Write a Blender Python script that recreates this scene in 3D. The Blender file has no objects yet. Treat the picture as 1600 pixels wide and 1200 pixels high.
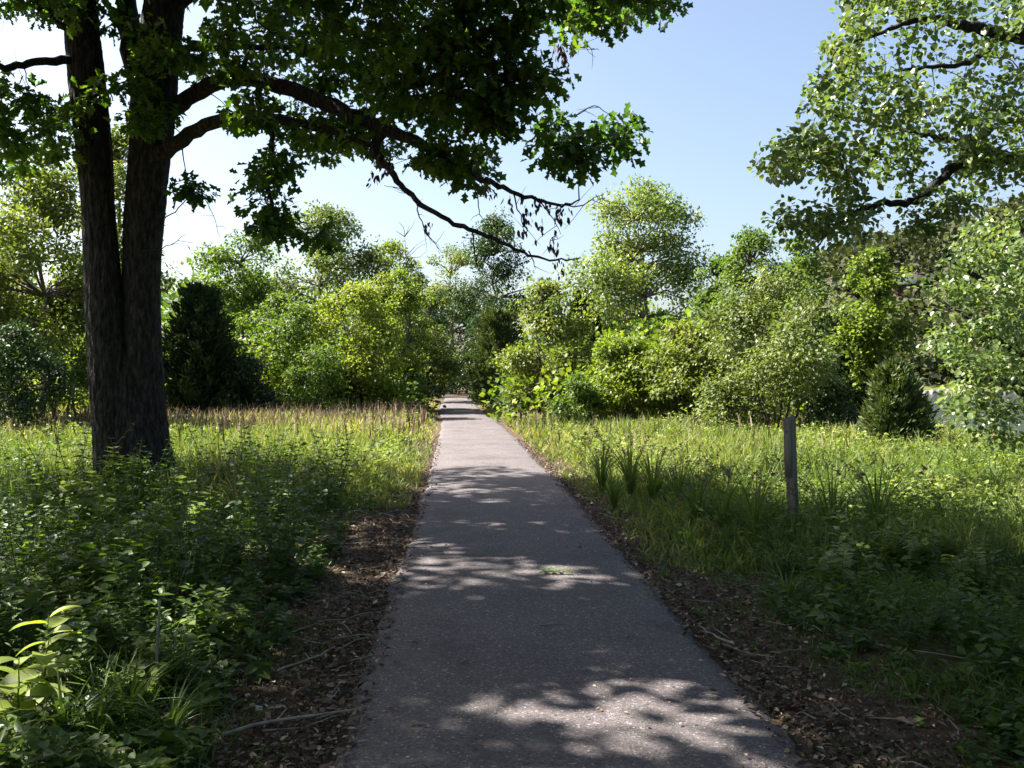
import bpy, math, random
import numpy as np
from math import radians, sin, cos, pi

S = bpy.context.scene
COL = S.collection

# ------------------------------------------------------------------ camera, sky, sun, exposure
F, HY, CH = 1386.0, 590.0, 1.65          # focal length in photo pixels, horizon row, eye height
cam = bpy.data.cameras.new('camera')
cam.sensor_width = 36.0
cam.lens = 36.0 * F / 1600.0
cam.shift_y = -(600 - HY) / 1600.0
cam.clip_start, cam.clip_end = 0.05, 8000
camo = bpy.data.objects.new('camera', cam)
camo.location = (0, 0, CH)
camo.rotation_euler = (pi / 2, 0, 0)
COL.objects.link(camo)
S.camera = camo

SUN_AZ, SUN_EL = radians(-72), radians(50)     # azimuth clockwise from +Y
world = bpy.data.worlds.new('World')
S.world = world
world.use_nodes = True
wn = world.node_tree.nodes
sky = wn.new('ShaderNodeTexSky')
sky.sky_type = 'NISHITA'
sky.sun_disc = False
sky.sun_elevation = SUN_EL
sky.sun_rotation = SUN_AZ
sky.altitude = 200
sky.air_density = 1.0
sky.dust_density = 3.6
sky.ozone_density = 0.6
world.node_tree.links.new(sky.outputs[0], wn['Background'].inputs[0])
wn['Background'].inputs[1].default_value = 0.051

sl = bpy.data.lights.new('sun', 'SUN')
sl.energy = 5.0
sl.angle = radians(0.53)
sl.color = (1.0, 0.94, 0.84)
so = bpy.data.objects.new('sun', sl)
so.rotation_euler = (pi / 2 - SUN_EL, 0, -SUN_AZ + pi)
so.location = (-40, 20, 50)
COL.objects.link(so)
from mathutils import Vector
sv = Vector((sin(SUN_AZ) * cos(SUN_EL), cos(SUN_AZ) * cos(SUN_EL), sin(SUN_EL)))
so.rotation_euler = sv.to_track_quat('Z', 'Y').to_euler()

S.view_settings.view_transform = 'Standard'
S.view_settings.look = 'None'
S.view_settings.exposure = 2.36
S.view_settings.gamma = 1.0
S.render.engine = 'CYCLES'
S.cycles.max_bounces = 7
S.cycles.diffuse_bounces = 2
S.cycles.glossy_bounces = 2
S.cycles.transmission_bounces = 5
S.cycles.transparent_max_bounces = 6
S.cycles.sample_clamp_indirect = 6
S.cycles.use_denoising = True

# ------------------------------------------------------------------ helpers
def at(px, py, d):
    return np.array([(px - 800) / F * d, d, CH + (HY - py) / F * d])

def gnd(px, py):
    d = F * CH / (py - HY)
    return ((px - 800) / F * d, d)

def tag(o, label=None, cat=None, group=None, kind=None):
    if label: o['label'] = label
    if cat: o['category'] = cat
    if group: o['group'] = group
    if kind: o['kind'] = kind
    return o

def empty(name, loc=(0, 0, 0), parent=None):
    o = bpy.data.objects.new(name, None)
    o.empty_display_size = 0.2
    o.location = loc
    COL.objects.link(o)
    o.parent = parent
    return o

class MB:
    """collects triangle/quad geometry with a per-vertex tint"""
    def __init__(s):
        s.V, s.T, s.C, s.n = [], [], [], 0
    def add(s, V, T, tint=0.5):
        V = np.asarray(V, np.float64).reshape(-1, 3)
        T = np.asarray(T, np.int64).reshape(-1, 3)
        s.V.append(V); s.T.append(T + s.n)
        s.C.append(np.broadcast_to(np.asarray(tint, float), (len(V),)) if np.ndim(tint) == 0 else np.asarray(tint))
        s.n += len(V)
    def mesh(s, name, smooth=False):
        V = np.concatenate(s.V); T = np.concatenate(s.T); C = np.concatenate(s.C)
        me = bpy.data.meshes.new(name)
        me.vertices.add(len(V)); me.vertices.foreach_set('co', V.astype(np.float32).ravel())
        me.loops.add(len(T) * 3); me.loops.foreach_set('vertex_index', T.astype(np.int32).ravel())
        me.polygons.add(len(T))
        me.polygons.foreach_set('loop_start', np.arange(0, len(T) * 3, 3, dtype=np.int32))
        if smooth:
            me.polygons.foreach_set('use_smooth', np.ones(len(T), bool))
        a = me.attributes.new('tint', 'FLOAT', 'POINT')
        a.data.foreach_set('value', C.astype(np.float32))
        me.update(calc_edges=True)
        return me
    def build(s, name, mat, parent=None, smooth=False, origin=None):
        if origin is not None:
            s.V = [v - np.asarray(origin, float) for v in s.V]
        o = bpy.data.objects.new(name, s.mesh(name, smooth))
        if origin is not None and parent is None:
            o.location = origin
        o.data.materials.append(mat)
        COL.objects.link(o)
        o.parent = parent
        if name in ('crown', 'upper_crown', 'twigs', 'branches', 'foliage', 'seed_heads', 'dead_leaves', 'blades'): o['kind'] = 'stuff'
        return o

def nrm(a):
    return a / (np.linalg.norm(a, axis=-1, keepdims=True) + 1e-9)

# leaf outlines: x across, y along, z up
DIAMOND = (np.array([[0, 0, 0], [.32, .45, .07], [0, 1, -.06], [-.32, .45, .07]]), np.array([[0, 1, 2], [0, 2, 3]]))
OVATE = (np.array([[0, 0, 0], [.27, .28, .06], [.24, .62, .04], [0, 1, -.10], [-.24, .62, .04], [-.27, .28, .06]]),
         np.array([[0, 1, 2], [0, 2, 3], [0, 3, 4], [0, 4, 5]]))
ROUND = (np.array([[0, 0, 0], [.36, .22, .07], [.36, .60, .06], [0, .98, -.06], [-.36, .60, .06], [-.36, .22, .07]]),
         np.array([[0, 1, 2], [0, 2, 3], [0, 3, 4], [0, 4, 5]]))
_h = [[.10, .20], [.30, .40], [.14, .52], [.36, .74], [.15, .82]]
OAK = (np.array([[0, 0, 0]] + [[x, y, .25 * x] for x, y in _h] + [[0, 1.0, -.05]] + [[-x, y, .25 * x] for x, y in _h]),
       np.array([[1, 2, 3], [3, 4, 5], [0, 1, 3], [0, 3, 5], [0, 5, 6],
                 [7, 9, 8], [9, 11, 10], [0, 9, 7], [0, 11, 9], [0, 6, 11]]))
NEEDLE = (np.array([[-.10, 0, 0], [.10, 0, 0], [.13, .5, .03], [0, 1, 0], [-.13, .5, .03]]), np.array([[0, 1, 2], [0, 2, 4], [2, 3, 4]]))
BLADE = (np.array([[-.5, 0, 0], [.5, 0, 0], [.42, .5, .0], [-.42, .5, .0], [0, 1, 0]]), np.array([[0, 1, 2], [0, 2, 3], [3, 2, 4]]))

def leaves(mb, P, D, N, size, tmpl, tint, wid=1.0):
    P = np.asarray(P); n = len(P)
    if n == 0: return
    U = nrm(D); W = nrm(np.cross(N, U)); Q = np.cross(U, W)
    tv, tf = tmpl
    sz = np.broadcast_to(np.asarray(size, float), (n,))[:, None, None]
    wd = np.broadcast_to(np.asarray(wid, float), (n,))[:, None, None]
    V = P[:, None, :] + sz * (tv[None, :, 0:1] * wd * W[:, None, :] + tv[None, :, 1:2] * U[:, None, :] + tv[None, :, 2:3] * Q[:, None, :])
    T = (tf[None] + (np.arange(n) * len(tv))[:, None, None]).reshape(-1, 3)
    t = np.repeat(np.broadcast_to(np.asarray(tint, float), (n,)), len(tv))
    mb.add(V.reshape(-1, 3), T, t)

def tube(mb, pts, rad, seg=6, tint=0.5, rough=None, close=True):
    pts = np.asarray(pts, float); n = len(pts)
    rad = np.broadcast_to(np.asarray(rad, float), (n,))
    tan = np.gradient(pts, axis=0); tan = nrm(tan)
    ref = np.array([0.3, 0.9, 0.1]) if abs(tan[0][2]) > .7 else np.array([0, 0, 1.0])
    A = nrm(np.cross(tan, ref)); B = np.cross(tan, A)
    th = np.arange(seg) * 2 * pi / seg
    r = np.repeat(rad[:, None], seg, 1)
    if rough is not None: r = r * rough(th, n)
    V = pts[:, None, :] + r[..., None] * (np.cos(th)[None, :, None] * A[:, None, :] + np.sin(th)[None, :, None] * B[:, None, :])
    i = np.arange(n - 1)[:, None] * seg; j = np.arange(seg)[None]; k = (j + 1) % seg
    a, b, c, d = i + j, i + k, i + seg + k, i + seg + j
    T = np.concatenate([np.stack([a, b, c], -1).reshape(-1, 3), np.stack([a, c, d], -1).reshape(-1, 3)])
    V = V.reshape(-1, 3)
    if close:
        V = np.vstack([V, pts[-1] + tan[-1] * rad[-1] * .5])
        e = (n - 1) * seg
        T = np.vstack([T, [[e + q, e + (q + 1) % seg, n * seg] for q in range(seg)]])
    mb.add(V, T, tint)

def spline(pts, n=8):
    """Catmull-Rom through the points (any number of columns)"""
    p = np.asarray(pts, float)
    p = np.vstack([2 * p[0] - p[1], p, 2 * p[-1] - p[-2]])
    out = []
    for i in range(1, len(p) - 2):
        t = np.linspace(0, 1, n, endpoint=False)[:, None]
        a, b, c, d = p[i - 1], p[i], p[i + 1], p[i + 2]
        out.append(.5 * ((2 * b) + (c - a) * t + (2 * a - 5 * b + 4 * c - d) * t ** 2 + (3 * b - a - 3 * c + d) * t ** 3))
    out.append(p[-2][None])
    return np.vstack(out)

def inpoly(x, y, poly):
    x = np.asarray(x); y = np.asarray(y); c = np.zeros(x.shape, bool)
    n = len(poly)
    for i in range(n):
        x1, y1 = poly[i]; x2, y2 = poly[(i + 1) % n]
        if y1 == y2: continue
        c ^= ((y1 > y) != (y2 > y)) & (x < (x2 - x1) * (y - y1) / (y2 - y1) + x1)
    return c

# ------------------------------------------------------------------ materials
def newmat(name):
    m = bpy.data.materials.new(name); m.use_nodes = True
    nt = m.node_tree; nt.nodes.clear()
    out = nt.nodes.new('ShaderNodeOutputMaterial')
    return m, nt, out

def ramp(nt, stops):
    r = nt.nodes.new('ShaderNodeValToRGB')
    e = r.color_ramp.elements
    while len(e) < len(stops): e.new(.5)
    for k, (p, c) in zip(e, stops):
        k.position = p; k.color = (*c, 1)
    return r

def leafmat(name, stops, trans=0.4, rough=0.45, spec=0.5, tsat=(1.45, 1.55, .5)):
    m, nt, out = newmat(name)
    at_ = nt.nodes.new('ShaderNodeAttribute'); at_.attribute_name = 'tint'
    r = ramp(nt, stops)
    nt.links.new(at_.outputs['Fac'], r.inputs[0])
    p = nt.nodes.new('ShaderNodeBsdfPrincipled')
    p.inputs['Roughness'].default_value = rough
    p.inputs['Specular IOR Level'].default_value = spec
    nt.links.new(r.outputs[0], p.inputs['Base Color'])
    if trans > 0:
        mul = nt.nodes.new('ShaderNodeMix'); mul.data_type = 'RGBA'; mul.blend_type = 'MULTIPLY'
        mul.inputs[0].default_value = 1
        nt.links.new(r.outputs[0], mul.inputs[6]); mul.inputs[7].default_value = (*tsat, 1)
        tr = nt.nodes.new('ShaderNodeBsdfTranslucent')
        nt.links.new(mul.outputs[2], tr.inputs[0])
        mx = nt.nodes.new('ShaderNodeMixShader'); mx.inputs[0].default_value = trans
        nt.links.new(p.outputs[0], mx.inputs[1]); nt.links.new(tr.outputs[0], mx.inputs[2])
        nt.links.new(mx.outputs[0], out.inputs[0])
    else:
        nt.links.new(p.outputs[0], out.inputs[0])
    return m

def noisemat(name, stops, scale=5, detail=8, rough=.9, bump=.3, bscale=None, stretch=(1, 1, 1), dist=.02, spec=.2):
    m, nt, out = newmat(name)
    tc = nt.nodes.new('ShaderNodeTexCoord'); mp = nt.nodes.new('ShaderNodeMapping')
    mp.inputs['Scale'].default_value = stretch
    nt.links.new(tc.outputs['Object'], mp.inputs[0])
    n1 = nt.nodes.new('ShaderNodeTexNoise'); n1.inputs['Scale'].default_value = scale; n1.inputs['Detail'].default_value = detail
    n1.inputs['Roughness'].default_value = .65
    nt.links.new(mp.outputs[0], n1.inputs[0])
    r = ramp(nt, stops); nt.links.new(n1.outputs['Fac'], r.inputs[0])
    p = nt.nodes.new('ShaderNodeBsdfPrincipled'); p.inputs['Roughness'].default_value = rough
    p.inputs['Specular IOR Level'].default_value = spec
    nt.links.new(r.outputs[0], p.inputs['Base Color'])
    n2 = nt.nodes.new('ShaderNodeTexNoise'); n2.inputs['Scale'].default_value = bscale or scale * 2; n2.inputs['Detail'].default_value = 6
    nt.links.new(mp.outputs[0], n2.inputs[0])
    b = nt.nodes.new('ShaderNodeBump'); b.inputs['Strength'].default_value = bump; b.inputs['Distance'].default_value = dist
    nt.links.new(n2.outputs['Fac'], b.inputs['Height']); nt.links.new(b.outputs[0], p.inputs['Normal'])
    nt.links.new(p.outputs[0], out.inputs[0])
    return m

M = {}
M['oak_leaf'] = leafmat('oak_leaf', [(0, (.020, .048, .012)), (.55, (.048, .10, .018)), (1, (.11, .165, .024))], .52, .42, .4)
M['pale_leaf'] = leafmat('pale_leaf', [(0, (.045, .085, .032)), (.5, (.095, .15, .05)), (1, (.19, .235, .09))], .38, .36, .6, (1.45, 1.45, .6))
M['poplar_leaf'] = leafmat('poplar_leaf', [(0, (.05, .085, .026)), (.5, (.11, .155, .042)), (1, (.21, .24, .07))], .40, .45, .45)
M['green_leaf'] = leafmat('green_leaf', [(0, (.032, .066, .016)), (.5, (.075, .125, .024)), (1, (.145, .19, .036))], .42, .55, .3)
M['bright_leaf'] = leafmat('bright_leaf', [(0, (.055, .095, .015)), (.5, (.13, .18, .026)), (1, (.23, .25, .045))], .42, .55, .3)
M['yellow_leaf'] = leafmat('yellow_leaf', [(0, (.05, .08, .022)), (.5, (.12, .155, .036)), (1, (.25, .245, .065))], .40, .55, .3)
M['grey_leaf'] = leafmat('grey_leaf', [(0, (.045, .072, .026)), (.5, (.095, .13, .042)), (1, (.175, .20, .065))], .34, .55, .3)
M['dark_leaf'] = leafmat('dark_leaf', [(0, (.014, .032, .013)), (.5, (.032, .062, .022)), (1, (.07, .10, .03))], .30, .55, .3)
M['cedar'] = leafmat('cedar', [(0, (.013, .026, .010)), (.5, (.028, .05, .017)), (1, (.065, .085, .026))], .10, .7, .2)
M['pale_cedar'] = leafmat('pale_cedar', [(0, (.03, .05, .02)), (.5, (.07, .10, .035)), (1, (.135, .155, .05))], .15, .7, .2)
M['weed'] = leafmat('weed', [(0, (.022, .046, .012)), (.5, (.058, .105, .018)), (1, (.13, .18, .032))], .38, .5, .3)
M['grass'] = leafmat('grass', [(0, (.05, .085, .024)), (.45, (.115, .155, .045)), (.75, (.22, .225, .09)), (1, (.36, .31, .18))], .35, .6, .2)
M['tuft'] = leafmat('tuft', [(0, (.03, .062, .015)), (.6, (.085, .14, .025)), (1, (.21, .22, .07))], .35, .45, .35)
M['meadow'] = leafmat('meadow', [(0, (.07, .12, .028)), (.5, (.15, .20, .05)), (1, (.28, .29, .10))], .38, .6, .2)
M['seed'] = leafmat('seed', [(0, (.085, .06, .05)), (.5, (.18, .135, .105)), (1, (.34, .28, .19))], .25, .8, .1, (1.2, 1.1, .9))
M['litter'] = leafmat('litter', [(0, (.022, .015, .010)), (.4, (.075, .050, .034)), (.8, (.17, .12, .085)), (1, (.42, .36, .29))], .12, .6, .3, (1.2, 1, .8))
M['dead_leaf'] = leafmat('dead_leaf', [(0, (.05, .032, .025)), (1, (.13, .085, .06))], .15, .7, .2, (1.2, 1, .8))
M['far_leaf'] = leafmat('far_leaf', [(0, (.03, .04, .022)), (.5, (.055, .065, .032)), (1, (.10, .10, .05))], .2, .7, .1)
M['bark'] = noisemat('bark', [(.36, (.009, .008, .008)), (.5, (.026, .024, .022)), (.62, (.05, .046, .043)), (.75, (.085, .085, .075))], 22, 10, .95, 1.0, 30, (1, 1, .28), .06)
M['thin_bark'] = noisemat('thin_bark', [(.3, (.05, .042, .035)), (.7, (.13, .11, .09))], 20, 5, .9, .5, None, (1, 1, .4))
M['pale_bark'] = noisemat('pale_bark', [(.3, (.10, .09, .08)), (.7, (.26, .24, .21))], 12, 5, .9, .5, None, (1, 1, .4))

# ------------------------------------------------------------------ terrain
def sstep(a, b, x):
    t = np.clip((x - a) / (b - a), 0, 1)
    return t * t * (3 - 2 * t)

PC = spline([(0.72, -6), (0.476, 0), (0.20, 5), (-0.08, 10), (-0.36, 15), (-0.68, 20), (-1.50, 32), (-2.72, 46), (-3.75, 62), (-4.35, 71), (-5.6, 76), (-8.5, 80), (-13, 83), (-22, 86)], 12)
def pathx(y):
    return np.interp(y, PC[:10 * 12, 1], PC[:10 * 12, 0])

def gz(x, y):
    x = np.asarray(x, float); y = np.asarray(y, float)
    z = .05 * np.sin(x * .9 + 1.3) * np.sin(y * .7) + .04 * np.sin(x * 2.1 + y * 1.7) + .10 * np.sin(x * .23 + 2) * np.sin(y * .19 + 1)
    z = z * np.clip((np.abs(x - pathx(y)) - .8) / 1.5, 0, 1)
    s = x - (8.4 + .12 * y)
    z = z - 3.6 * sstep(0, 13, s)
    far = sstep(255, 300, y + .15 * x)                                  # land beyond the river
    z = z + far * sstep(0, 13, s) * 4.6
    return z - .02

def axis(lo, hi, fine_lo, fine_hi, step, grow=1.13):
    a = list(np.arange(fine_lo, fine_hi + 1e-6, step))
    d = step
    while a[-1] < hi: d *= grow; a.append(a[-1] + d)
    d = step
    while a[0] > lo: d *= grow; a.insert(0, a[0] - d)
    return np.array(a)

def sheet(name, xs, ys, zf, mat, attr=None):
    X, Y = np.meshgrid(xs, ys); Z = zf(X, Y)
    V = np.stack([X, Y, Z], -1).reshape(-1, 3)
    nx, ny = len(xs), len(ys)
    i = (np.arange(ny - 1)[:, None] * nx + np.arange(nx - 1)[None]).ravel()
    T = np.concatenate([np.stack([i, i + 1, i + nx + 1], -1), np.stack([i, i + nx + 1, i + nx], -1)])
    mb = MB(); mb.add(V, T, attr(X, Y).ravel() if attr else .5)
    return mb.build(name, mat, smooth=True)

def verge(X, Y):        # 0 bare litter beside the trail, 1 grown over
    d = np.abs(X - pathx(Y))
    return np.clip((d - 1.6) / 1.2, 0, 1) * np.clip((Y - 2) / 6 + .35, 0, 1)

m, nt, out = newmat('ground')
tc = nt.nodes.new('ShaderNodeTexCoord')
n1 = nt.nodes.new('ShaderNodeTexNoise'); n1.inputs['Scale'].default_value = 14; n1.inputs['Detail'].default_value = 10; n1.inputs['Roughness'].default_value = .75
n2 = nt.nodes.new('ShaderNodeTexNoise'); n2.inputs['Scale'].default_value = 1.3; n2.inputs['Detail'].default_value = 8; n2.inputs['Roughness'].default_value = .7
for q in (n1, n2): nt.links.new(tc.outputs['Object'], q.inputs[0])
soil = ramp(nt, [(.3, (.028, .019, .013)), (.5, (.075, .050, .034)), (.7, (.16, .115, .08))])
turf = ramp(nt, [(.3, (.035, .05, .015)), (.55, (.08, .095, .028)), (.75, (.15, .14, .06))])
nt.links.new(n1.outputs['Fac'], soil.inputs[0]); nt.links.new(n1.outputs['Fac'], turf.inputs[0])
at_ = nt.nodes.new('ShaderNodeAttribute'); at_.attribute_name = 'tint'
ad = nt.nodes.new('ShaderNodeMath'); ad.operation = 'MULTIPLY_ADD'; ad.use_clamp = True
nt.links.new(n2.outputs['Fac'], ad.inputs[0]); ad.inputs[1].default_value = .8
sb = nt.nodes.new('ShaderNodeMath'); sb.operation = 'SUBTRACT'; nt.links.new(at_.outputs['Fac'], sb.inputs[0]); sb.inputs[1].default_value = .4
nt.links.new(sb.outputs[0], ad.inputs[2])
mx = nt.nodes.new('ShaderNodeMix'); mx.data_type = 'RGBA'
nt.links.new(ad.outputs[0], mx.inputs[0]); nt.links.new(soil.outputs[0], mx.inputs[6]); nt.links.new(turf.outputs[0], mx.inputs[7])
p = nt.nodes.new('ShaderNodeBsdfPrincipled'); p.inputs['Roughness'].default_value = .95; p.inputs['Specular IOR Level'].default_value = .1
nt.links.new(mx.outputs[2], p.inputs['Base Color'])
b = nt.nodes.new('ShaderNodeBump'); b.inputs['Strength'].default_value = .8; b.inputs['Distance'].default_value = .05
nt.links.new(n1.outputs['Fac'], b.inputs['Height']); nt.links.new(b.outputs[0], p.inputs['Normal'])
nt.links.new(p.outputs[0], out.inputs[0])
M['ground'] = m

tag(sheet('ground', axis(-3500, 3500, -12, 14, .4), axis(-60, 6000, -4, 36, .4), gz, M['ground'], verge), kind='structure')

# trail of pinkish chip-seal
m, nt, out = newmat('chip_seal')
tc = nt.nodes.new('ShaderNodeTexCoord')
v = nt.nodes.new('ShaderNodeTexVoronoi'); v.inputs['Scale'].default_value = 95
v2 = nt.nodes.new('ShaderNodeTexVoronoi'); v2.inputs['Scale'].default_value = 17
n1 = nt.nodes.new('ShaderNodeTexNoise'); n1.inputs['Scale'].default_value = 1.1; n1.inputs['Detail'].default_value = 9; n1.inputs['Roughness'].default_value = .7
for q in (v, v2, n1): nt.links.new(tc.outputs['Object'], q.inputs[0])
sep = nt.nodes.new('ShaderNodeSeparateColor'); nt.links.new(v.outputs['Color'], sep.inputs[0])
st = ramp(nt, [(0, (.054, .048, .050)), (.5, (.094, .081, .084)), (.94, (.124, .108, .109)), (1, (.26, .245, .24))])
nt.links.new(sep.outputs[0], st.inputs[0])
wr = ramp(nt, [(.3, (.62, .60, .63)), (.46, (.9, .89, .9)), (.56, (1, 1, 1)), (.75, (1.16, 1.13, 1.1))])
nt.links.new(n1.outputs['Fac'], wr.inputs[0])
mul = nt.nodes.new('ShaderNodeMix'); mul.data_type = 'RGBA'; mul.blend_type = 'MULTIPLY'; mul.inputs[0].default_value = 1
nt.links.new(st.outputs[0], mul.inputs[6]); nt.links.new(wr.outputs[0], mul.inputs[7])
p = nt.nodes.new('ShaderNodeBsdfPrincipled'); p.inputs['Roughness'].default_value = .85; p.inputs['Specular IOR Level'].default_value = .25
nt.links.new(mul.outputs[2], p.inputs['Base Color'])
b = nt.nodes.new('ShaderNodeBump'); b.inputs['Strength'].default_value = .7; b.inputs['Distance'].default_value = .006
nt.links.new(v.outputs['Distance'], b.inputs['Height']); nt.links.new(b.outputs[0], p.inputs['Normal'])
nt.links.new(p.outputs[0], out.inputs[0])
M['chip_seal'] = m

rng = np.random.default_rng(11)
def make_path():
    seg = np.linalg.norm(np.diff(PC, axis=0), axis=1); L = np.concatenate([[0], np.cumsum(seg)])
    t = np.arange(0, L[-1], .12)
    c = np.stack([np.interp(t, L, PC[:, 0]), np.interp(t, L, PC[:, 1])], -1)
    tn = nrm(np.gradient(c, axis=0)); nn = np.stack([tn[:, 1], -tn[:, 0]], -1)
    def wob(k): return np.convolve(rng.normal(0, 1, len(t) + 8), np.ones(9) / 9, 'valid')[:len(t)] * k
    wl, wr_ = [1.0 + wob(.05) + .03 * np.sin(t * .9 + k_) * np.sin(t * .37 + 2 * k_) + .012 * rng.normal(size=len(t)) for k_ in (0, 3)]
    cols, zs = [], []
    for f, z in ((-1.06, -.05), (-1, .014), (-.93, .030), (-.5, .040), (0, .046), (.5, .040), (.93, .030), (1, .014), (1.06, -.05)):
        w = np.where(f < 0, wl, wr_) * abs(f) * np.sign(f)
        cols.append(np.column_stack([c + nn * w[:, None], np.full(len(t), z)]))
    V = np.stack(cols, 1); n, k = V.shape[:2]
    i = (np.arange(n - 1)[:, None] * k + np.arange(k - 1)[None]).ravel()
    T = np.concatenate([np.stack([i, i + 1, i + k + 1], -1), np.stack([i, i + k + 1, i + k], -1)])
    mb = MB(); mb.add(V.reshape(-1, 3), T)
    return tag(mb.build('path', M['chip_seal'], smooth=True), kind='structure')
make_path()

# river
m, nt, out = newmat('river_water')
p = nt.nodes.new('ShaderNodeBsdfPrincipled'); p.inputs['Base Color'].default_value = (.045, .06, .06, 1); p.inputs['Roughness'].default_value = .12
p.inputs['IOR'].default_value = 1.33
n1 = nt.nodes.new('ShaderNodeTexNoise'); n1.inputs['Scale'].default_value = 1.2; n1.inputs['Detail'].default_value = 5
tc = nt.nodes.new('ShaderNodeTexCoord'); nt.links.new(tc.outputs['Object'], n1.inputs[0])
b = nt.nodes.new('ShaderNodeBump'); b.inputs['Strength'].default_value = .25; b.inputs['Distance'].default_value = .15
nt.links.new(n1.outputs['Fac'], b.inputs['Height']); nt.links.new(b.outputs[0], p.inputs['Normal']); nt.links.new(p.outputs[0], out.inputs[0])
M['water'] = m
mb = MB(); mb.add([(3, -60, -2.6), (1500, -60, -2.6), (1500, 330, -2.6), (40, 330, -2.6)], [(0, 1, 2), (0, 2, 3)])
tag(mb.build('river', M['water']), kind='structure')

# wooded hill beyond the river
def hillz(X, Y):
    e = sstep(290, 420, Y + .12 * (X - 150)) * (1 - .3 * sstep(520, 900, Y))
    prof = np.interp(X, [-200, 40, 110, 150, 200, 260, 340, 500, 900], [0, 6, 26, 52, 66, 76, 88, 104, 110])
    return -2.2 + e * prof * (1 + .06 * np.sin(X * .06) * np.sin(Y * .05)) + 1.5 * np.sin(X * .13 + Y * .1)
M['hillside'] = noisemat('hillside', [(.3, (.03, .034, .018)), (.7, (.07, .068, .035))], .3, 6)
tag(sheet('hill', np.linspace(-200, 900, 90), np.linspace(285, 900, 60), hillz, M['hillside']), kind='structure')

rng = np.random.default_rng(5)
def blob_trees(n, pos, hgt, rad, faces, fsize, mb, tm=DIAMOND):
    for k in range(n):
        x, y, z = pos[k]; h, r = hgt[k], rad[k]
        q = nrm(rng.normal(size=(faces, 3))) * (rng.uniform(.35, 1, (faces, 1)) ** .5)
        lump = 1 + .3 * np.sin(q[:, :1] * 5 + k) * np.sin(q[:, 1:2] * 6 + 2 * k)
        P = np.array([x, y, z + h * .55]) + q * lump * np.array([r, r, h * .5])
        leaves(mb, P, q + rng.normal(0, .6, q.shape), np.array([0, 0, 1]) + rng.normal(0, .7, q.shape), fsize * rng.uniform(.6, 1.3, faces), tm,
               np.clip(rng.uniform(.0, .7) + rng.uniform(-.2, .3, faces), 0, 1), 1.3)
mb = MB()
n = 2600
xs = rng.uniform(60, 420, n); ys = rng.uniform(300, 560, n)
keep = (xs / ys > .28) & (xs / ys < .75) & ~((np.abs(xs - 172 - .44 * (ys - 400)) < 7) & (ys > 366) & (ys < 392))
hz_ = hillz(xs, ys)
keep &= ~((np.abs(xs / ys - .4445) < .022) & (ys < 376) & (HY - (hz_ + 9.5 - CH) / ys * F < 446))
keep &= ~((np.abs(xs - 164.4) < 10) & (np.abs(ys - 370) < 10))
xs, ys = xs[keep], ys[keep]
blob_trees(len(xs), np.stack([xs, ys, hillz(xs, ys)], -1), rng.uniform(7, 14, len(xs)), rng.uniform(2.8, 5, len(xs)), 32, 2.8, mb)
xs = rng.uniform(70, 260, 420); ys = 284 - .15 * xs + rng.uniform(0, 40, 420)
blob_trees(420, np.stack([xs, ys, np.maximum(gz(xs, ys), hillz(xs, ys)) - .5], -1), rng.uniform(6, 12, 420), rng.uniform(2.4, 4.5, 420), 42, 2.2, mb)
tag(mb.build('forest', M['far_leaf']), 'dull olive woods covering the hill beyond the river', 'forest', kind='stuff')

# pale rocks on the far shore
M['rock'] = noisemat('rock', [(.3, (.12, .105, .09)), (.7, (.26, .235, .205))], 2, 8, .9, .6)
mb = MB()
for k in range(320):
    x = rng.uniform(90, 200); y = 262 - .15 * x + rng.uniform(-12, 12)
    r = rng.uniform(.2, 1.0) ** 2 * .75
    th = np.arange(7) * 2 * pi / 7
    ring = lambda f, zz: np.stack([x + np.cos(th) * r * f * rng.uniform(.8, 1.2, 7) * 1.4, y + np.sin(th) * r * f * rng.uniform(.8, 1.2, 7), np.full(7, zz)], -1)
    V = np.vstack([ring(1, -3), ring(1, -2.2 + r * .3), ring(.6, -2.2 + r * .8), [[x, y, -2.2 + r * .85]]])
    T = []
    for a in (0, 7):
        for j in range(7): T += [(a + j, a + (j + 1) % 7, a + 7 + (j + 1) % 7), (a + j, a + 7 + (j + 1) % 7, a + 7 + j)]
    T += [(14 + j, 14 + (j + 1) % 7, 21) for j in range(7)]
    mb.add(V, T)
tag(mb.build('shore_rocks', M['rock']), 'pale jumbled rocks along the far river shore', 'rocks', kind='stuff')

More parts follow.
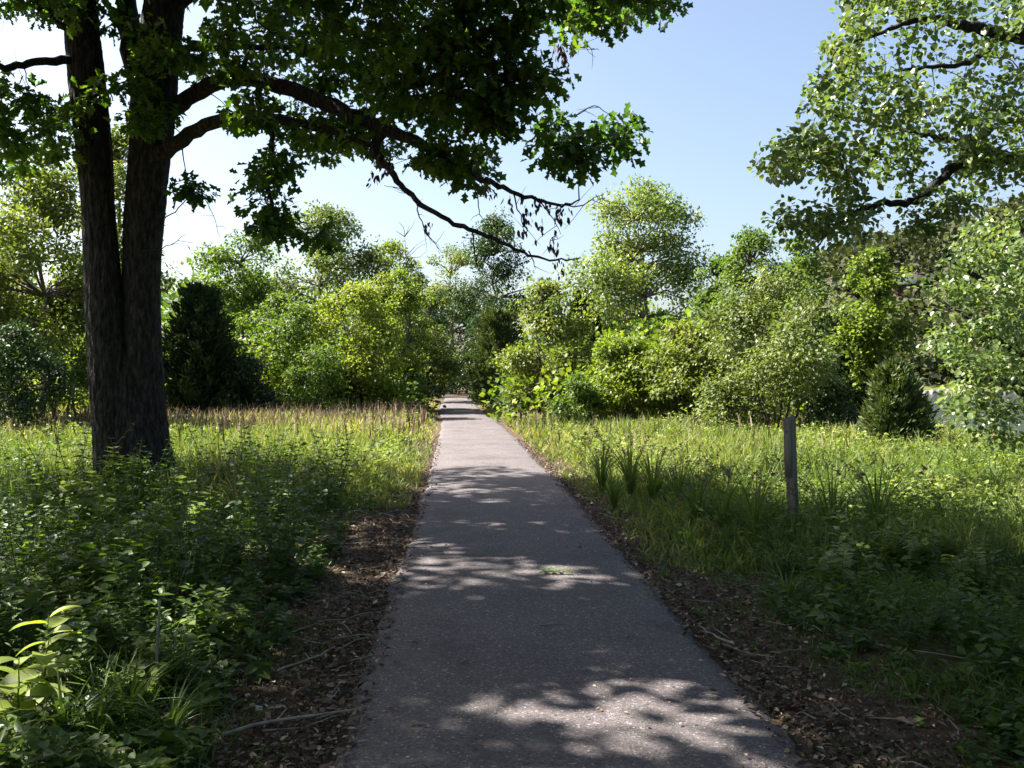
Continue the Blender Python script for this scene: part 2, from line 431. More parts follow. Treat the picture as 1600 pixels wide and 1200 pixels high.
# cabin on the hill
def box(mb, lo, hi):
    lo, hi = np.array(lo, float), np.array(hi, float)
    V = [[(lo, hi)[i][0], (lo, hi)[j][1], (lo, hi)[k][2]] for i in (0, 1) for j in (0, 1) for k in (0, 1)]
    T = [(0, 1, 3), (0, 3, 2), (4, 6, 7), (4, 7, 5), (0, 4, 5), (0, 5, 1), (2, 3, 7), (2, 7, 6), (0, 2, 6), (0, 6, 4), (1, 5, 7), (1, 7, 3)]
    mb.add(V, T)
def cabin():
    c = np.array([165.2, 370, 37.4])
    r = empty('cabin', c); r.rotation_euler.z = radians(-24)
    wall = noisemat('cabin_board', [(.3, (.035, .016, .013)), (.7, (.06, .028, .022))], 1.5)
    roof = noisemat('cabin_roof', [(.3, (.028, .036, .037)), (.7, (.045, .055, .055))], 1.0)
    glass = noisemat('cabin_glass', [(.3, (.02, .025, .03)), (.7, (.04, .05, .06))], 1, 2, .1, 0)
    trim = noisemat('cabin_trim', [(.3, (.10, .095, .085)), (.7, (.14, .13, .12))], 1)
    mb = MB(); box(mb, (-6, -4, -6), (6, 4, 3.2))
    mb.add([(-6, -4, 3.2), (-6, 4, 3.2), (-6, 0, 6.4), (6, -4, 3.2), (6, 4, 3.2), (6, 0, 6.4)], [(0, 2, 1), (3, 4, 5), (0, 3, 5), (0, 5, 2), (1, 2, 5), (1, 5, 4)])
    mb.build('wall', wall, r)
    mb = MB()
    for s in (-1, 1):
        a = np.array([(-7, s * 5.2, 2.55), (7, s * 5.2, 2.55), (7, 0, 6.7), (-7, 0, 6.7)])
        V = np.vstack([a, a + (0, 0, .28)])
        mb.add(V, [(0, 1, 2), (0, 2, 3), (4, 6, 5), (4, 7, 6), (0, 4, 5), (0, 5, 1), (2, 6, 7), (2, 7, 3), (1, 5, 6), (1, 6, 2), (0, 3, 7), (0, 7, 4)])
    rf = mb.build('roof', roof, r)
    mb = MB(); box(mb, (3, .6, 4.5), (4, 1.6, 8)); mb.build('chimney', wall, rf)
    for x in (-4, -1.2, 3.6):
        mb = MB(); box(mb, (x - .7, -4.12, .6), (x + .7, -4.02, 2.3)); w = mb.build('window', trim, r)
        mb = MB(); box(mb, (x - .55, -4.16, .75), (x + .55, -4.125, 2.15)); mb.build('pane', glass, w)
    mb = MB(); box(mb, (.7, -4.1, -.2), (1.8, -4.02, 2.2)); mb.build('door', trim, r)
    tag(r, 'small dark red cabin with grey-green gable roof on the wooded hill', 'cabin')
cabin()

# ------------------------------------------------------------------ trees
def limb_between(a, b, rng, n=6, sag=0.0, wob=.06):
    a, b = np.asarray(a, float), np.asarray(b, float)
    L = np.linalg.norm(b - a)
    t = np.linspace(0, 1, n)[:, None]
    p = a + (b - a) * t
    p = p + np.sin(t * pi) * rng.normal(0, wob * L, 3)
    p[:, 2] += (np.sin(t[:, 0] * pi)) * sag * L
    p[1:-1] += rng.normal(0, wob * .35 * L, (n - 2, 3))
    return p

def cluster(mb, rng, c, r, n, size, tmpl, base, spread=.3, flat=.7, droop=.35, out=None):
    q = rng.normal(size=(n, 3)); q = nrm(q) * (rng.uniform(0, 1, (n, 1)) ** .45)
    P = c + q * r * np.array([1, 1, flat])
    D = q * .8 + rng.normal(0, .55, (n, 3)) + np.array([0, 0, -droop])
    N = np.array([0, 0, 1.0]) + rng.normal(0, .55, (n, 3)) + q * .3
    leaves(mb, P, D, N, size * rng.uniform(.65, 1.25, n), tmpl, np.clip(base + rng.uniform(-spread, spread, n), 0, 1))

def broadleaf(name, px, py_base, d, h, r, nleaf, lsize, leafm, label, seed, crown=.25, group=None, clumps=60, trunk_r=None, bark='thin_bark',
              stems=1, lean=(0, 0), tmpl=DIAMOND, cat='tree', top=1.0, tintb=.5, shoots=10, xy=None):
    rng = np.random.default_rng(seed)
    x = (px - 800) / F * d if xy is None else xy[0]
    y = d if xy is None else xy[1]
    z = float(gz(x, y)) - .05
    root = empty(name, (x, y, z))
    tr = trunk_r or h * .016
    wood, twig, mb = MB(), MB(), MB()
    nodes = []
    for s in range(stems):
        a = rng.uniform(0, 2 * pi); sp = 0 if stems == 1 else r * .45
        e = np.array([cos(a) * sp + lean[0], sin(a) * sp + lean[1], h * rng.uniform(.78, .92) * (1 if s == 0 else rng.uniform(.65, .95))])
        b0 = np.array([cos(a), sin(a), 0]) * (0 if stems == 1 else .18)
        p = limb_between(b0, e, rng, 9, 0, .035)
        rr = tr * (1 if stems == 1 else .6) * (1 - np.linspace(0, 1, 9) * .85); rr[0] *= 1.35
        wood = MB(); tube(wood, p, rr, 8)
        wood.build('trunk' if stems == 1 else 'stem', M[bark], root, True)
        nodes.append(p[2:])
    nodes = np.vstack(nodes)
    # clump centres in an uneven crown
    cz = h * (crown + 1) / 2; rz = h * (1 - crown) / 2
    k = 0; cs = []
    ph = rng.uniform(0, 6, 4)
    lobes = np.array([nrm(rng.normal(size=3)) * rng.uniform(.55, 1.15) for _ in range(7)])
    while len(cs) < clumps:
        q = nrm(rng.normal(size=3)) * rng.uniform(.25, 1) ** .5
        lb = lobes[int(np.argmin(np.linalg.norm(lobes - q, axis=1)))]
        q = q + (lb - q) * rng.uniform(.15, .55)
        if q[2] < 0 and crown < .1: q[:2] *= min(1.9, .92 / max(.4, math.hypot(q[0], q[1]))) * rng.uniform(.7, 1)
        th = math.atan2(q[1], q[0])
        lump = 1 + .22 * sin(2 * th + ph[0]) * cos(3 * q[2] + ph[1]) + .15 * sin(5 * th + ph[2] + 4 * q[2])
        rad = r * lump * (1 if q[2] < 0 else (1 - .35 * q[2] * top))
        cs.append(np.array([q[0] * rad + lean[0] * .7, q[1] * rad + lean[1] * .7, cz + q[2] * rz * (.92 + .12 * sin(3 * th + ph[3]))]))
    for q in range(shoots):
        th = rng.uniform(0, 2 * pi); f = rng.uniform(0, .8)
        cs.append(np.array([cos(th) * r * f + lean[0], sin(th) * r * f + lean[1], cz + rz * math.sqrt(max(.05, 1 - f * f)) * rng.uniform(.86, 1.02)]))
    per = max(20, int(nleaf * 1.3) // len(cs)); lsize = lsize * .97
    for i, c in enumerate(cs):
        c[2] = max(c[2], .25)
        dn = nodes - c; cost = np.linalg.norm(dn, axis=1) + np.maximum(dn[:, 2], 0) * 1.5
        j = int(np.argmin(cost))
        tube(twig, limb_between(nodes[j], c, rng, 5, .05, .06), np.linspace(tr * .30, tr * .06, 5) + .004, 4)
        cr = (r * .27 + .14) * rng.uniform(.65, 1.25) * (1 if i < clumps else .8)
        cluster(mb, rng, c, cr, int(per * rng.uniform(.6, 1.4)), lsize, tmpl, tintb + rng.uniform(-.22, .22), .28)
    twig.build('branches', M[bark], root, True)
    mb.build('crown', M[leafm], root)
    tag(root, label, cat, group)
    return root

def cedar(name, px, d, h, r, n, label, seed, mat='cedar', base=.04, power=.8, group=None, tintb=.45, xy=None):
    rng = np.random.default_rng(seed)
    x = (px - 800) / F * d if xy is None else xy[0]
    y = d if xy is None else xy[1]
    z = float(gz(x, y)) - .05
    root = empty(name, (x, y, z))
    wood, twig, mb = MB(), MB(), MB()
    tube(wood, limb_between((0, 0, 0), (0, 0, h * .95), rng, 9, 0, .01), np.linspace(h * .022, .012, 9), 8)
    nb = 170
    for b in range(nb):
        t = base + (1 - base) * (b + rng.uniform()) / nb
        t = min(t, .985)
        a = b * 2.399 + rng.uniform(-.4, .4)
        L = r * ((1 - t) ** power * 1.05 + .05) * rng.uniform(.62, 1.18) * (1 + .18 * sin(3 * a + seed) * sin(7 * t))
        up = .25 + .7 * t
        e = np.array([cos(a) * L, sin(a) * L, L * up])
        s = np.array([0, 0, t * h * .93])
        tube(twig, [s, s + e * .5 - (0, 0, .04 * L), s + e], [.02, .012, .004], 4)
        m_ = max(12, int(n / nb * (L / r) * 2.1))
        f = rng.uniform(.15, 1, m_) ** .7
        wdt = .30 * L * (1.15 - f) + .07
        P = s + e * f[:, None] + rng.normal(0, 1, (m_, 3)) * wdt[:, None] * .55
        D = nrm(e)[None] * .9 + rng.normal(0, .5, (m_, 3)) + np.array([0, 0, .45])
        leaves(mb, P, D, rng.normal(0, 1, (m_, 3)) + (0, 0, .4), rng.uniform(.6, 1.3, m_) * (.10 + .018 * h), NEEDLE,
               np.clip(tintb + rng.uniform(-.3, .3) * .6 + rng.uniform(-.28, .28, m_) + .15 * (f - .6), 0, 1), 1.1)
    wood.build('trunk', M['thin_bark'], root, True)
    twig.build('branches', M['thin_bark'], root, True)
    mb.build('crown', M[mat], root)
    tag(root, label, 'tree', group)
    return root

# ---- the great double-stemmed oak
def oak():
    rng = np.random.default_rng(21)
    D0 = 12.5
    bx, by = at(210, 0, D0)[0], D0
    bz = float(gz(bx, by)) - .1
    base = np.array([bx, by, bz])
    root = empty('oak_tree', base)
    k = D0 / F
    def px3(l):                       # (px, py, depth, radius px)
        a = np.array([[*at(x, y, d), r * d / F] for x, y, d, r in l])
        return a
    def ridges(ph):
        def f(th, n):
            t = np.arange(n)[:, None] * .09; o = np.zeros((n, len(th)))
            for k in range(6):
                a_, b_, c_ = rng.uniform(0, 6, 3)
                m_ = int(rng.integers(11, 19))
                o += np.abs(np.sin(m_ * .5 * 2 * (th[None] / 2) * 2 / 2 + 1.3 * np.sin(t * rng.uniform(.5, 1.6) + a_) + .8 * np.sin(3 * th[None] + b_ + t))) * np.clip(.5 + .8 * np.sin(t * rng.uniform(1, 2.4) + c_ + 2 * th[None]), .1, 1)
            return .94 + .030 * o + .012 * rng.normal(size=(n, len(th)))
        return f
    stemL = px3([(198, 800, 12.4, 44), (188, 740, 12.4, 38), (180, 690, 12.4, 33), (171, 600, 12.4, 29), (158, 400, 12.4, 26), (148, 250, 12.4, 25), (133, 100, 12.4, 27),
                 (122, 0, 12.4, 25), (100, -130, 12.3, 21), (60, -300, 12.1, 15), (20, -470, 11.8, 8)])
    stemR = px3([(232, 800, 12.6, 50), (229, 740, 12.6, 43), (225, 690, 12.6, 38), (222, 600, 12.6, 32), (222, 400, 12.6, 28), (233, 250, 12.6, 31), (241, 150, 12.6, 33),
                 (252, 50, 12.6, 31), (266, -50, 12.7, 26), (300, -200, 13, 21), (330, -360, 13.4, 14), (345, -500, 13.8, 7)])
    flare = px3([(212, 806, 12.5, 86), (212, 775, 12.5, 70), (211, 735, 12.5, 56), (207, 690, 12.5, 45), (203, 640, 12.5, 36), (200, 590, 12.5, 27), (197, 540, 12.5, 14)])
    for nm, st, sg in (('trunk', stemL, 84), ('trunk', stemR, 84)):
        q = spline(st, 22); mb = MB(); tube(mb, q[:, :3], q[:, 3], sg, rough=ridges(rng.uniform(0, 6)))
        mb.build(nm, M['bark'], root, True, origin=base)
    q = spline(flare, 8); mb = MB()
    def root_flare(th, n):
        t = np.linspace(0, 1, n)[:, None]
        return 1 + (.20 * (1 - t) ** 2) * np.sin(5 * th[None] + 1) + .05 * np.sin(13 * th[None] + 5 * t) + .02 * rng.normal(size=(n, len(th)))
    tube(mb, q[:, :3], q[:, 3], 36, rough=root_flare)
    mb.build('root_flare', M['bark'], root, True, origin=base)
    limbs = {
        'a': px3([(240, 200, 12.6, 16), (285, 160, 12.4, 13), (345, 126, 12.1, 12), (410, 126, 11.8, 12), (480, 148, 11.5, 12), (545, 178, 11.2, 12), (620, 208, 10.9, 10), (700, 246, 10.6, 6),
                  (765, 286, 10.4, 4.5), (830, 308, 10.3, 3), (880, 322, 10.2, 2), (905, 312, 10.1, 1.2)]),
        'b': px3([(235, 255, 12.5, 15), (270, 226, 12.3, 12), (330, 192, 11.9, 10.5), (400, 185, 11.5, 9), (470, 192, 11.2, 7), (530, 208, 11, 5), (590, 232, 10.8, 3)]),
        'c': px3([(240, 85, 12.6, 8), (280, 76, 12.5, 5), (400, 74, 12.3, 4.5), (520, 78, 12.2, 4), (610, 72, 12, 2)]),
        'd': px3([(600, 200, 11, 8), (585, 235, 10.9, 8), (606, 262, 10.8, 6), (640, 305, 10.7, 4.2), (700, 344, 10.6, 3.8), (750, 364, 10.5, 3.4), (805, 388, 10.4, 2.6), (850, 403, 10.3, 1.8), (905, 404, 10.2, 1)]),
        'e': px3([(140, 95, 12.4, 9), (105, 94, 12.2, 7), (50, 98, 11.9, 6), (0, 104, 11.6, 5.5), (-90, 90, 11.2, 4), (-200, 60, 10.8, 2)]),
        'f': px3([(132, 65, 12.4, 9), (90, 30, 12.1, 8), (50, 0, 11.8, 7), (-20, -60, 11.3, 5), (-120, -140, 10.6, 2)]),
        'g': px3([(250, 20, 12.6, 20), (330, -40, 12.4, 17), (450, -70, 12, 14), (600, -60, 11.6, 11), (760, -40, 11.3, 8), (900, -20, 11.1, 5), (1040, 10, 10.9, 2)]),
        'h': px3([(232, 190, 12.5, 18), (208, 80, 12.7, 17), (196, -30, 13, 14), (190, -180, 13.6, 11), (200, -330, 14.4, 6)]),
        'i': px3([(262, -60, 12.7, 20), (330, -160, 11.6, 17), (420, -330, 9.8, 14), (520, -560, 8, 9), (560, -800, 6.6, 4)]),
        'j': px3([(270, -80, 12.7, 19), (360, -110, 14, 17), (480, -120, 15.8, 13), (560, -110, 17.6, 8), (620, -100, 19.2, 3)]),
        'k': px3([(120, -40, 12.4, 18), (60, -200, 11, 15), (-60, -420, 9.2, 11), (-180, -700, 7.6, 4)]),
        'l': px3([(110, -90, 12.4, 16), (20, -140, 14, 13), (-80, -160, 16, 9), (-160, -160, 18.2, 3)]),
        'm': px3([(420, 190, 11.5, 5), (425, 230, 11.4, 4), (415, 280, 11.3, 3.5), (430, 330, 11.2, 2.5), (440, 375, 11.2, 1.2)]),
        'n': px3([(300, -200, 13, 16), (480, -320, 12.4, 13), (680, -420, 11.6, 9), (860, -480, 11, 3)]),
    }
    nodes = [spline(stemL, 6)[24:, :3], spline(stemR, 6)[24:, :3]]
    for q in limbs.values():
        s = spline(q, 6); mb = MB()
        s[1:-1, :3] += rng.normal(0, .012, (len(s) - 2, 3))
        tube(mb, s[:, :3], s[:, 3], 10, rough=lambda th, n: 1 + .06 * rng.normal(size=(n, len(th))))
        mb.build('limb', M['bark'], root, True, origin=base)
        nodes.append(s[4:, :3])
    nodes = np.vstack(nodes)
    crown, upper, tw, dead = MB(), MB(), MB(), MB()
    def shadow_ok(c):            # shapes the crown so its cast shadow stops short of the open meadow
        t = c[2] / sv.z; gx, gy = c[0] - sv.x * t, c[1] - sv.y * t
        return gy < np.interp(gx, [-12, -6, -3, -1, .7, 1.8, 2.8, 3.8, 7.4, 10], [14, 14, 14.5, 16.8, 17.4, 14.5, 11, 9, 7.6, 6]) + rng.uniform(-.5, .3)
    polys = [  # outline of the foliage seen from the trail, with the number of clusters and the depth range
        ([(285, -50), (1050, -50), (1062, 14), (985, 30), (930, 42), (860, 60), (850, 40), (700, 60), (560, 60), (420, 55), (300, 60)], 88, (9.5, 14)),
        ([(600, 40), (840, 40), (862, 100), (868, 160), (880, 220), (830, 232), (760, 226), (700, 214), (640, 196), (590, 150), (560, 100)], 64, (9.5, 13)),
        ([(300, 50), (560, 60), (600, 160), (520, 150), (430, 118), (340, 120), (300, 130)], 26, (11, 15)),
        ([(330, 140), (470, 160), (580, 195), (640, 226), (600, 240), (520, 240), (470, 225), (400, 210), (350, 190)], 22, (10.8, 13)),
        ([(380, 215), (440, 220), (440, 300), (450, 370), (405, 372), (400, 300)], 13, (11, 12)),
        ([(420, 360), (540, 370), (520, 400), (440, 395)], 3, (11.2, 12)),
        ([(640, 226), (760, 240), (770, 275), (740, 285), (680, 262)], 9, (10.3, 11.2)),
        ([(840, 220), (905, 220), (910, 262), (880, 268), (850, 250)], 6, (10, 11)),
        ([(925, 190), (985, 205), (985, 238), (950, 240)], 3, (10, 10.8)),
        ([(0, -50), (120, -50), (110, 25), (0, 10)], 16, (11, 14)),
        ([(-60, 115), (60, 120), (115, 140), (112, 250), (40, 262), (-60, 270)], 30, (11, 15)),
        ([(110, 140), (220, 120), (260, 180), (190, 200), (120, 190)], 8, (11.6, 12.1)),
        ([(160, 20), (300, 60), (330, 130), (280, 160), (190, 110)], 9, (11.6, 14)),
        ([(275, 278), (312, 284), (310, 298), (275, 300)], 2, (11.8, 12)),
    ]
    net = [nodes]
    def attach(c, r0=.014):
        al = np.vstack(net)
        dn = np.linalg.norm(al - c, axis=1); dn = np.where(dn < .2, dn + .5, dn)
        a = al[int(np.argmin(dn))]
        L = np.linalg.norm(c - a)
        q = limb_between(a, c, rng, 6, .03, .05)
        tube(tw, q, np.linspace(.005 + .008 * min(L, 2.5), .003, 6), 5)
        net.append(q[2:])
        return a
    for poly, n, (d0, d1) in polys:
        P = np.array(poly); lo, hi = P.min(0), P.max(0); cl = []
        while len(cl) < n:
            x, y = rng.uniform(lo[0], hi[0]), rng.uniform(lo[1], hi[1])
            if not inpoly(np.array([x]), np.array([y]), poly)[0]: continue
            for _ in range(14):
                c = at(x, y, rng.uniform(d0, d1))
                if shadow_ok(c): break
            cl.append(c)
        cl.sort(key=lambda c: np.linalg.norm(nodes - c, axis=1).min())
        for c in cl:
            attach(c)
            rr = rng.uniform(.18, .36)
            for s in range(3):
                e = c + rng.normal(0, rr * .6, 3); tube(tw, [c, (c + e) / 2 + rng.normal(0, .03, 3), e], [.006, .004, .002], 4)
            cluster(crown, rng, c, rr, int(rng.uniform(36, 78)), .145, OAK, .5 + rng.uniform(-.3, .35), .3, .7, .5)
    # the rest of the crown, above the frame, thinned and pierced to shape the sun patches
    sun_gaps = [(.62, 4.72, .48), (1.15, 4.35, .42), (0, 4.2, .36), (.45, 7.1, .42), (-.7, 8.2, .4), (-1.35, 7.4, .6), (-1.6, 5.2, .7), (.1, 9.6, .5), (-.6, 11.2, .55), (.5, 12.6, .55), (-.2, 14.4, .55), (.6, 15.4, .5), (-.8, 13.2, .5)]
    got = 0
    while got < 580:
        q = nrm(rng.normal(size=3)) * rng.uniform(.15, 1) ** .45
        c = np.array([bx + .6, by - 1.5, 9.6]) + q * np.array([8.4, 10.5, 4.2])
        if c[1] < 1 or not shadow_ok(c): continue
        gx, gy = c[0] - sv.x * c[2] / sv.z, c[1] - sv.y * c[2] / sv.z
        if -1.7 < gx < 1.8 and gy > 8.5 and rng.uniform() < .40: continue
        if any((gx - hx) ** 2 + (gy - hy) ** 2 < hr * hr for hx, hy, hr in sun_gaps): continue
        if gx < -1.5 and rng.uniform() < (.68 if gy < 9.5 else .4): continue
        if gy < 5.5 and rng.uniform() < .12: continue
        ppx, ppy = 800 + c[0] / c[1] * F, HY - (c[2] - CH) / c[1] * F
        if ppy > (-45 if c[1] > 9 else -170) and -160 < ppx < 1800: continue
        if c[2] < 5.6: continue
        got += 1
        a = attach(c)
        cluster(upper, rng, c, rng.uniform(.5, .85), int(rng.uniform(90, 140)), .23, DIAMOND, .45 + rng.uniform(-.2, .2), .3, .6, .4)
    # bare drooping twigs with hanging dead leaves
    twigs = [[(700, 246, 10.6), (742, 300, 10.5), (750, 335, 10.5), (762, 352, 10.5)], [(650, 312, 10.7), (655, 340, 10.7), (672, 372, 10.7), (690, 395, 10.7)],
             [(802, 300, 10.3), (815, 345, 10.3), (820, 362, 10.3)], [(835, 310, 10.3), (860, 335, 10.2), (876, 365, 10.2)], [(860, 318, 10.2), (905, 322, 10.1), (935, 306, 10), (950, 318, 10)],
             [(870, 402, 10.3), (860, 380, 10.3), (868, 366, 10.3)], [(738, 360, 10.5), (742, 395, 10.5), (746, 420, 10.5)], [(826, 392, 10.4), (838, 420, 10.4)], [(222, 392, 12.2), (260, 386, 12.1), (290, 366, 12.0)],
             [(245, 350, 12.3), (280, 325, 12.2), (306, 300, 12.1), (330, 330, 12), (342, 370, 12)], [(885, 70, 10.8), (920, 76, 10.7), (935, 78, 10.7)], [(640, 305, 10.7), (628, 296, 10.7), (600, 290, 10.7)],
             [(900, 180, 10.6), (930, 165, 10.5), (960, 190, 10.5)]]
    for t in twigs:
        q = spline(np.array([at(*p) for p in t]), 5)
        q[1:] += rng.normal(0, .008, (len(q) - 1, 3))
        tube(tw, q, np.linspace(.010, .003, len(q)), 5)
        for j in range(2, len(q) - 1, 2):
            e = q[j] + nrm(rng.normal(0, 1, 3) + (.3, 0, -.35)) * rng.uniform(.12, .38)
            tube(tw, [q[j], (q[j] + e) / 2 + rng.normal(0, .012, 3), e], [.004, .003, .0015], 4)
    for x, y, n in [(585, 275, 14), (592, 250, 12), (605, 262, 9), (610, 240, 9), (795, 314, 7), (820, 316, 6), (838, 312, 16), (852, 316, 9), (822, 338, 15), (842, 352, 14), (872, 335, 16), (888, 335, 9), (817, 360, 13),
                    (862, 382, 8), (868, 372, 6), (875, 415, 9), (668, 352, 11), (880, 85, 18), (872, 75, 12), (888, 92, 9), (760, 292, 9), (770, 300, 6)]:
        c = at(x, y, 10.35)
        P = c + rng.normal(0, 1, (n, 3)) * (.03, .03, .05)
        leaves(dead, P, np.array([0, 0, -1]) + rng.normal(0, .3, (n, 3)), rng.normal(0, 1, (n, 3)), rng.uniform(.05, .105, n), OVATE, rng.uniform(0, 1, n), .7)
    tw.build('twigs', M['bark'], root, True, origin=base)
    crown.build('crown', M['oak_leaf'], root, origin=base)
    upper.build('upper_crown', M['oak_leaf'], root, origin=base)
    dead.build('dead_leaves', M['dead_leaf'], root, origin=base)
    tag(root, 'huge dark double-trunked oak leaning its limbs over the paved path', 'tree')
oak()

# ---- trees at the right-hand edge, trunks just outside the picture
def edge_tree(name, label, seed, base_px, d0, trunk, limbs, polys, mat, size, tmpl, nl, rr, near=()):
    rng = np.random.default_rng(seed)
    bx = (base_px - 800) / F * d0; base = np.array([bx, d0, float(gz(bx, d0)) - .1])
    root = empty(name, base)
    tr = np.array([[*at(x, y, d), r * d / F] for x, y, d, r in trunk]); tr[0, 2] = base[2]
    q = spline(tr, 8); mb = MB(); tube(mb, q[:, :3], q[:, 3], 16, rough=lambda th, n: 1 + .03 * rng.normal(size=(n, len(th))))
    mb.build('trunk', M['bark'], root, True, origin=base)
    nodes = [q[len(q) // 3:, :3]]
    for l in limbs:
        s = spline(np.array([[*at(x, y, d), r * d / F] for x, y, d, r in l]), 6)
        s[1:-1, :3] += rng.normal(0, .012, (len(s) - 2, 3))
        mb = MB(); tube(mb, s[:, :3], s[:, 3], 8, rough=lambda th, n: 1 + .06 * rng.normal(size=(n, len(th))))
        mb.build('limb', M['bark'], root, True, origin=base); nodes.append(s[3:, :3])
    nodes = np.vstack(nodes)
    crown, tw, todo = MB(), MB(), []
    for poly, n, (d0_, d1_), tb in polys:
        n = int(n * 1.5)
        P = np.array(poly); lo, hi = P.min(0), P.max(0); got = 0
        while got < n:
            x, y = rng.uniform(lo[0], hi[0]), rng.uniform(lo[1], hi[1])
            if not inpoly(np.array([x]), np.array([y]), poly)[0]: continue
            got += 1
            todo.append((at(x, y, rng.uniform(d0_, d1_)), tb))
    todo.sort(key=lambda k: np.linalg.norm(nodes - k[0], axis=1).min())
    net = [nodes]
    for c, tb in todo:
            al = np.vstack(net); a = al[int(np.argmin(np.linalg.norm(al - c, axis=1)))]
            q = limb_between(a, c, rng, 5, .03, .06); net.append(q[1:])
            tube(tw, q, np.linspace(.007, .003, 5), 4)
            cluster(crown, rng, c, rr * rng.uniform(.6, 1.2), int(nl * rng.uniform(.6, 1.4)), size, tmpl, tb + rng.uniform(-.2, .25), .3, .75, .35)
    for x, y, d, s, tint in near:
        c = at(x, y, d)
        leaves(crown, c[None], np.array([[.3, -.2, -.9]]) + rng.normal(0, .3, (1, 3)), np.array([[0, -1, .5]]) + rng.normal(0, .3, (1, 3)), s, tmpl, tint)
    tw.build('twigs', M['bark'], root, True, origin=base)
    crown.build('crown', M[mat], root, origin=base)
    tag(root, label, 'tree')
edge_tree('riverside_tree', 'pale small-leaved tree reaching crooked limbs in from the top corner', 33, 1760, 10.5,
    [(1760, 820, 10.5, 34), (1752, 600, 10.5, 30), (1740, 350, 10.5, 26), (1722, 100, 10.5, 22), (1700, -120, 10.5, 14), (1680, -330, 10.5, 5)],
    [[(1745, 380, 10.5, 13), (1680, 290, 10.4, 11), (1600, 250, 10.3, 9), (1520, 248, 10.1, 8), (1490, 262, 10, 7.5), (1455, 295, 9.9, 7), (1425, 316, 9.8, 6), (1375, 318, 9.7, 5), (1330, 338, 9.6, 3.5), (1290, 368, 9.5, 2.2), (1272, 395, 9.5, 1.2)],
     [(1600, 250, 10.3, 7), (1540, 235, 10.4, 6), (1490, 218, 10.5, 5), (1450, 212, 10.6, 4), (1390, 200, 10.7, 2.5), (1300, 180, 10.8, 1.2)],
     [(1722, 110, 10.5, 16), (1640, 70, 10.3, 13), (1560, 50, 10.1, 10), (1505, 40, 10, 8), (1440, 30, 9.9, 5), (1380, 50, 9.8, 3), (1330, 70, 9.7, 1.5)],
     [(1560, 50, 10.1, 7), (1530, 90, 10, 5), (1470, 105, 9.9, 3.5), (1400, 110, 9.9, 2)],
     [(1700, -60, 10.5, 12), (1600, -130, 9.4, 9), (1500, -220, 8.2, 4)]],
    [([(1320, -40), (1640, -40), (1640, 70), (1500, 80), (1400, 60), (1330, 40)], 44, (9, 12), .5),
     ([(1300, 45), (1420, 70), (1640, 90), (1640, 210), (1480, 200), (1400, 215), (1330, 190), (1255, 165), (1290, 100)], 54, (9, 11.5), .55),
     ([(1240, 210), (1320, 200), (1400, 225), (1350, 300), (1260, 290), (1205, 280), (1192, 245)], 24, (9, 10.4), .5),
     ([(1350, 205), (1620, 210), (1640, 300), (1560, 300), (1500, 275), (1430, 300), (1370, 300)], 28, (9.3, 11), .45),
     ([(1210, 315), (1280, 320), (1370, 325), (1350, 365), (1300, 372), (1240, 360)], 15, (9.2, 10), .5),
     ([(1420, 330), (1455, 330), (1450, 365), (1425, 370)], 3, (9.4, 9.8), .45), ([(1470, 300), (1520, 300), (1500, 345), (1475, 335)], 5, (9.4, 10), .45),
     ([(1530, -420), (1850, -420), (1850, -60), (1560, -60)], 60, (8, 13), .5)],
    'pale_leaf', .076, ROUND, 44, .25)
edge_tree('bankside_tree', 'leafy green tree on the river bank half hiding the water', 35, 1660, 13.5,
    [(1660, 760, 13.5, 22), (1650, 600, 13.5, 19), (1632, 480, 13.5, 15), (1610, 400, 13.5, 10), (1596, 340, 13.5, 4)],
    [[(1648, 600, 13.5, 6), (1580, 545, 13.6, 4), (1520, 500, 13.7, 2.5), (1470, 470, 13.8, 1)], [(1640, 540, 13.5, 9), (1570, 460, 13.3, 6), (1490, 410, 13, 3)], [(1650, 640, 13.5, 8), (1570, 600, 13.1, 5), (1500, 590, 12.9, 2.5)]],
    [([(1520, 350), (1640, 330), (1640, 470), (1500, 470), (1468, 440), (1486, 400)], 36, (12, 15), .5),
     ([(1462, 440), (1640, 450), (1640, 640), (1560, 640), (1500, 590), (1470, 560), (1430, 500)], 52, (12, 14.5), .5),
     ([(1480, 590), (1560, 620), (1600, 680), (1560, 690), (1490, 640)], 14, (12.3, 13.5), .6)],
    'pale_leaf', .084, ROUND, 42, .30)

# ---- tree line: (pixel column, foot row is implied by the distance)
def bl(name, px, d, top_py, rpx, n, ls, mat, label, seed, **k):
    x = (px - 800) / F * d
    h = CH + (HY - top_py) / F * d - float(gz(x, d))
    return broadleaf(name, px, 0, d, h * 1.05, rpx * 1.26 / F * d, n, ls, mat, label, seed, **k)
def cd(px, d, top_py, rpx, n, label, seed, **k):
    x = (px - 800) / F * d
    h = CH + (HY - top_py) / F * d - float(gz(x, d))
    return cedar('cedar_tree', px, d, h, rpx / F * d, n, label, seed, **k)

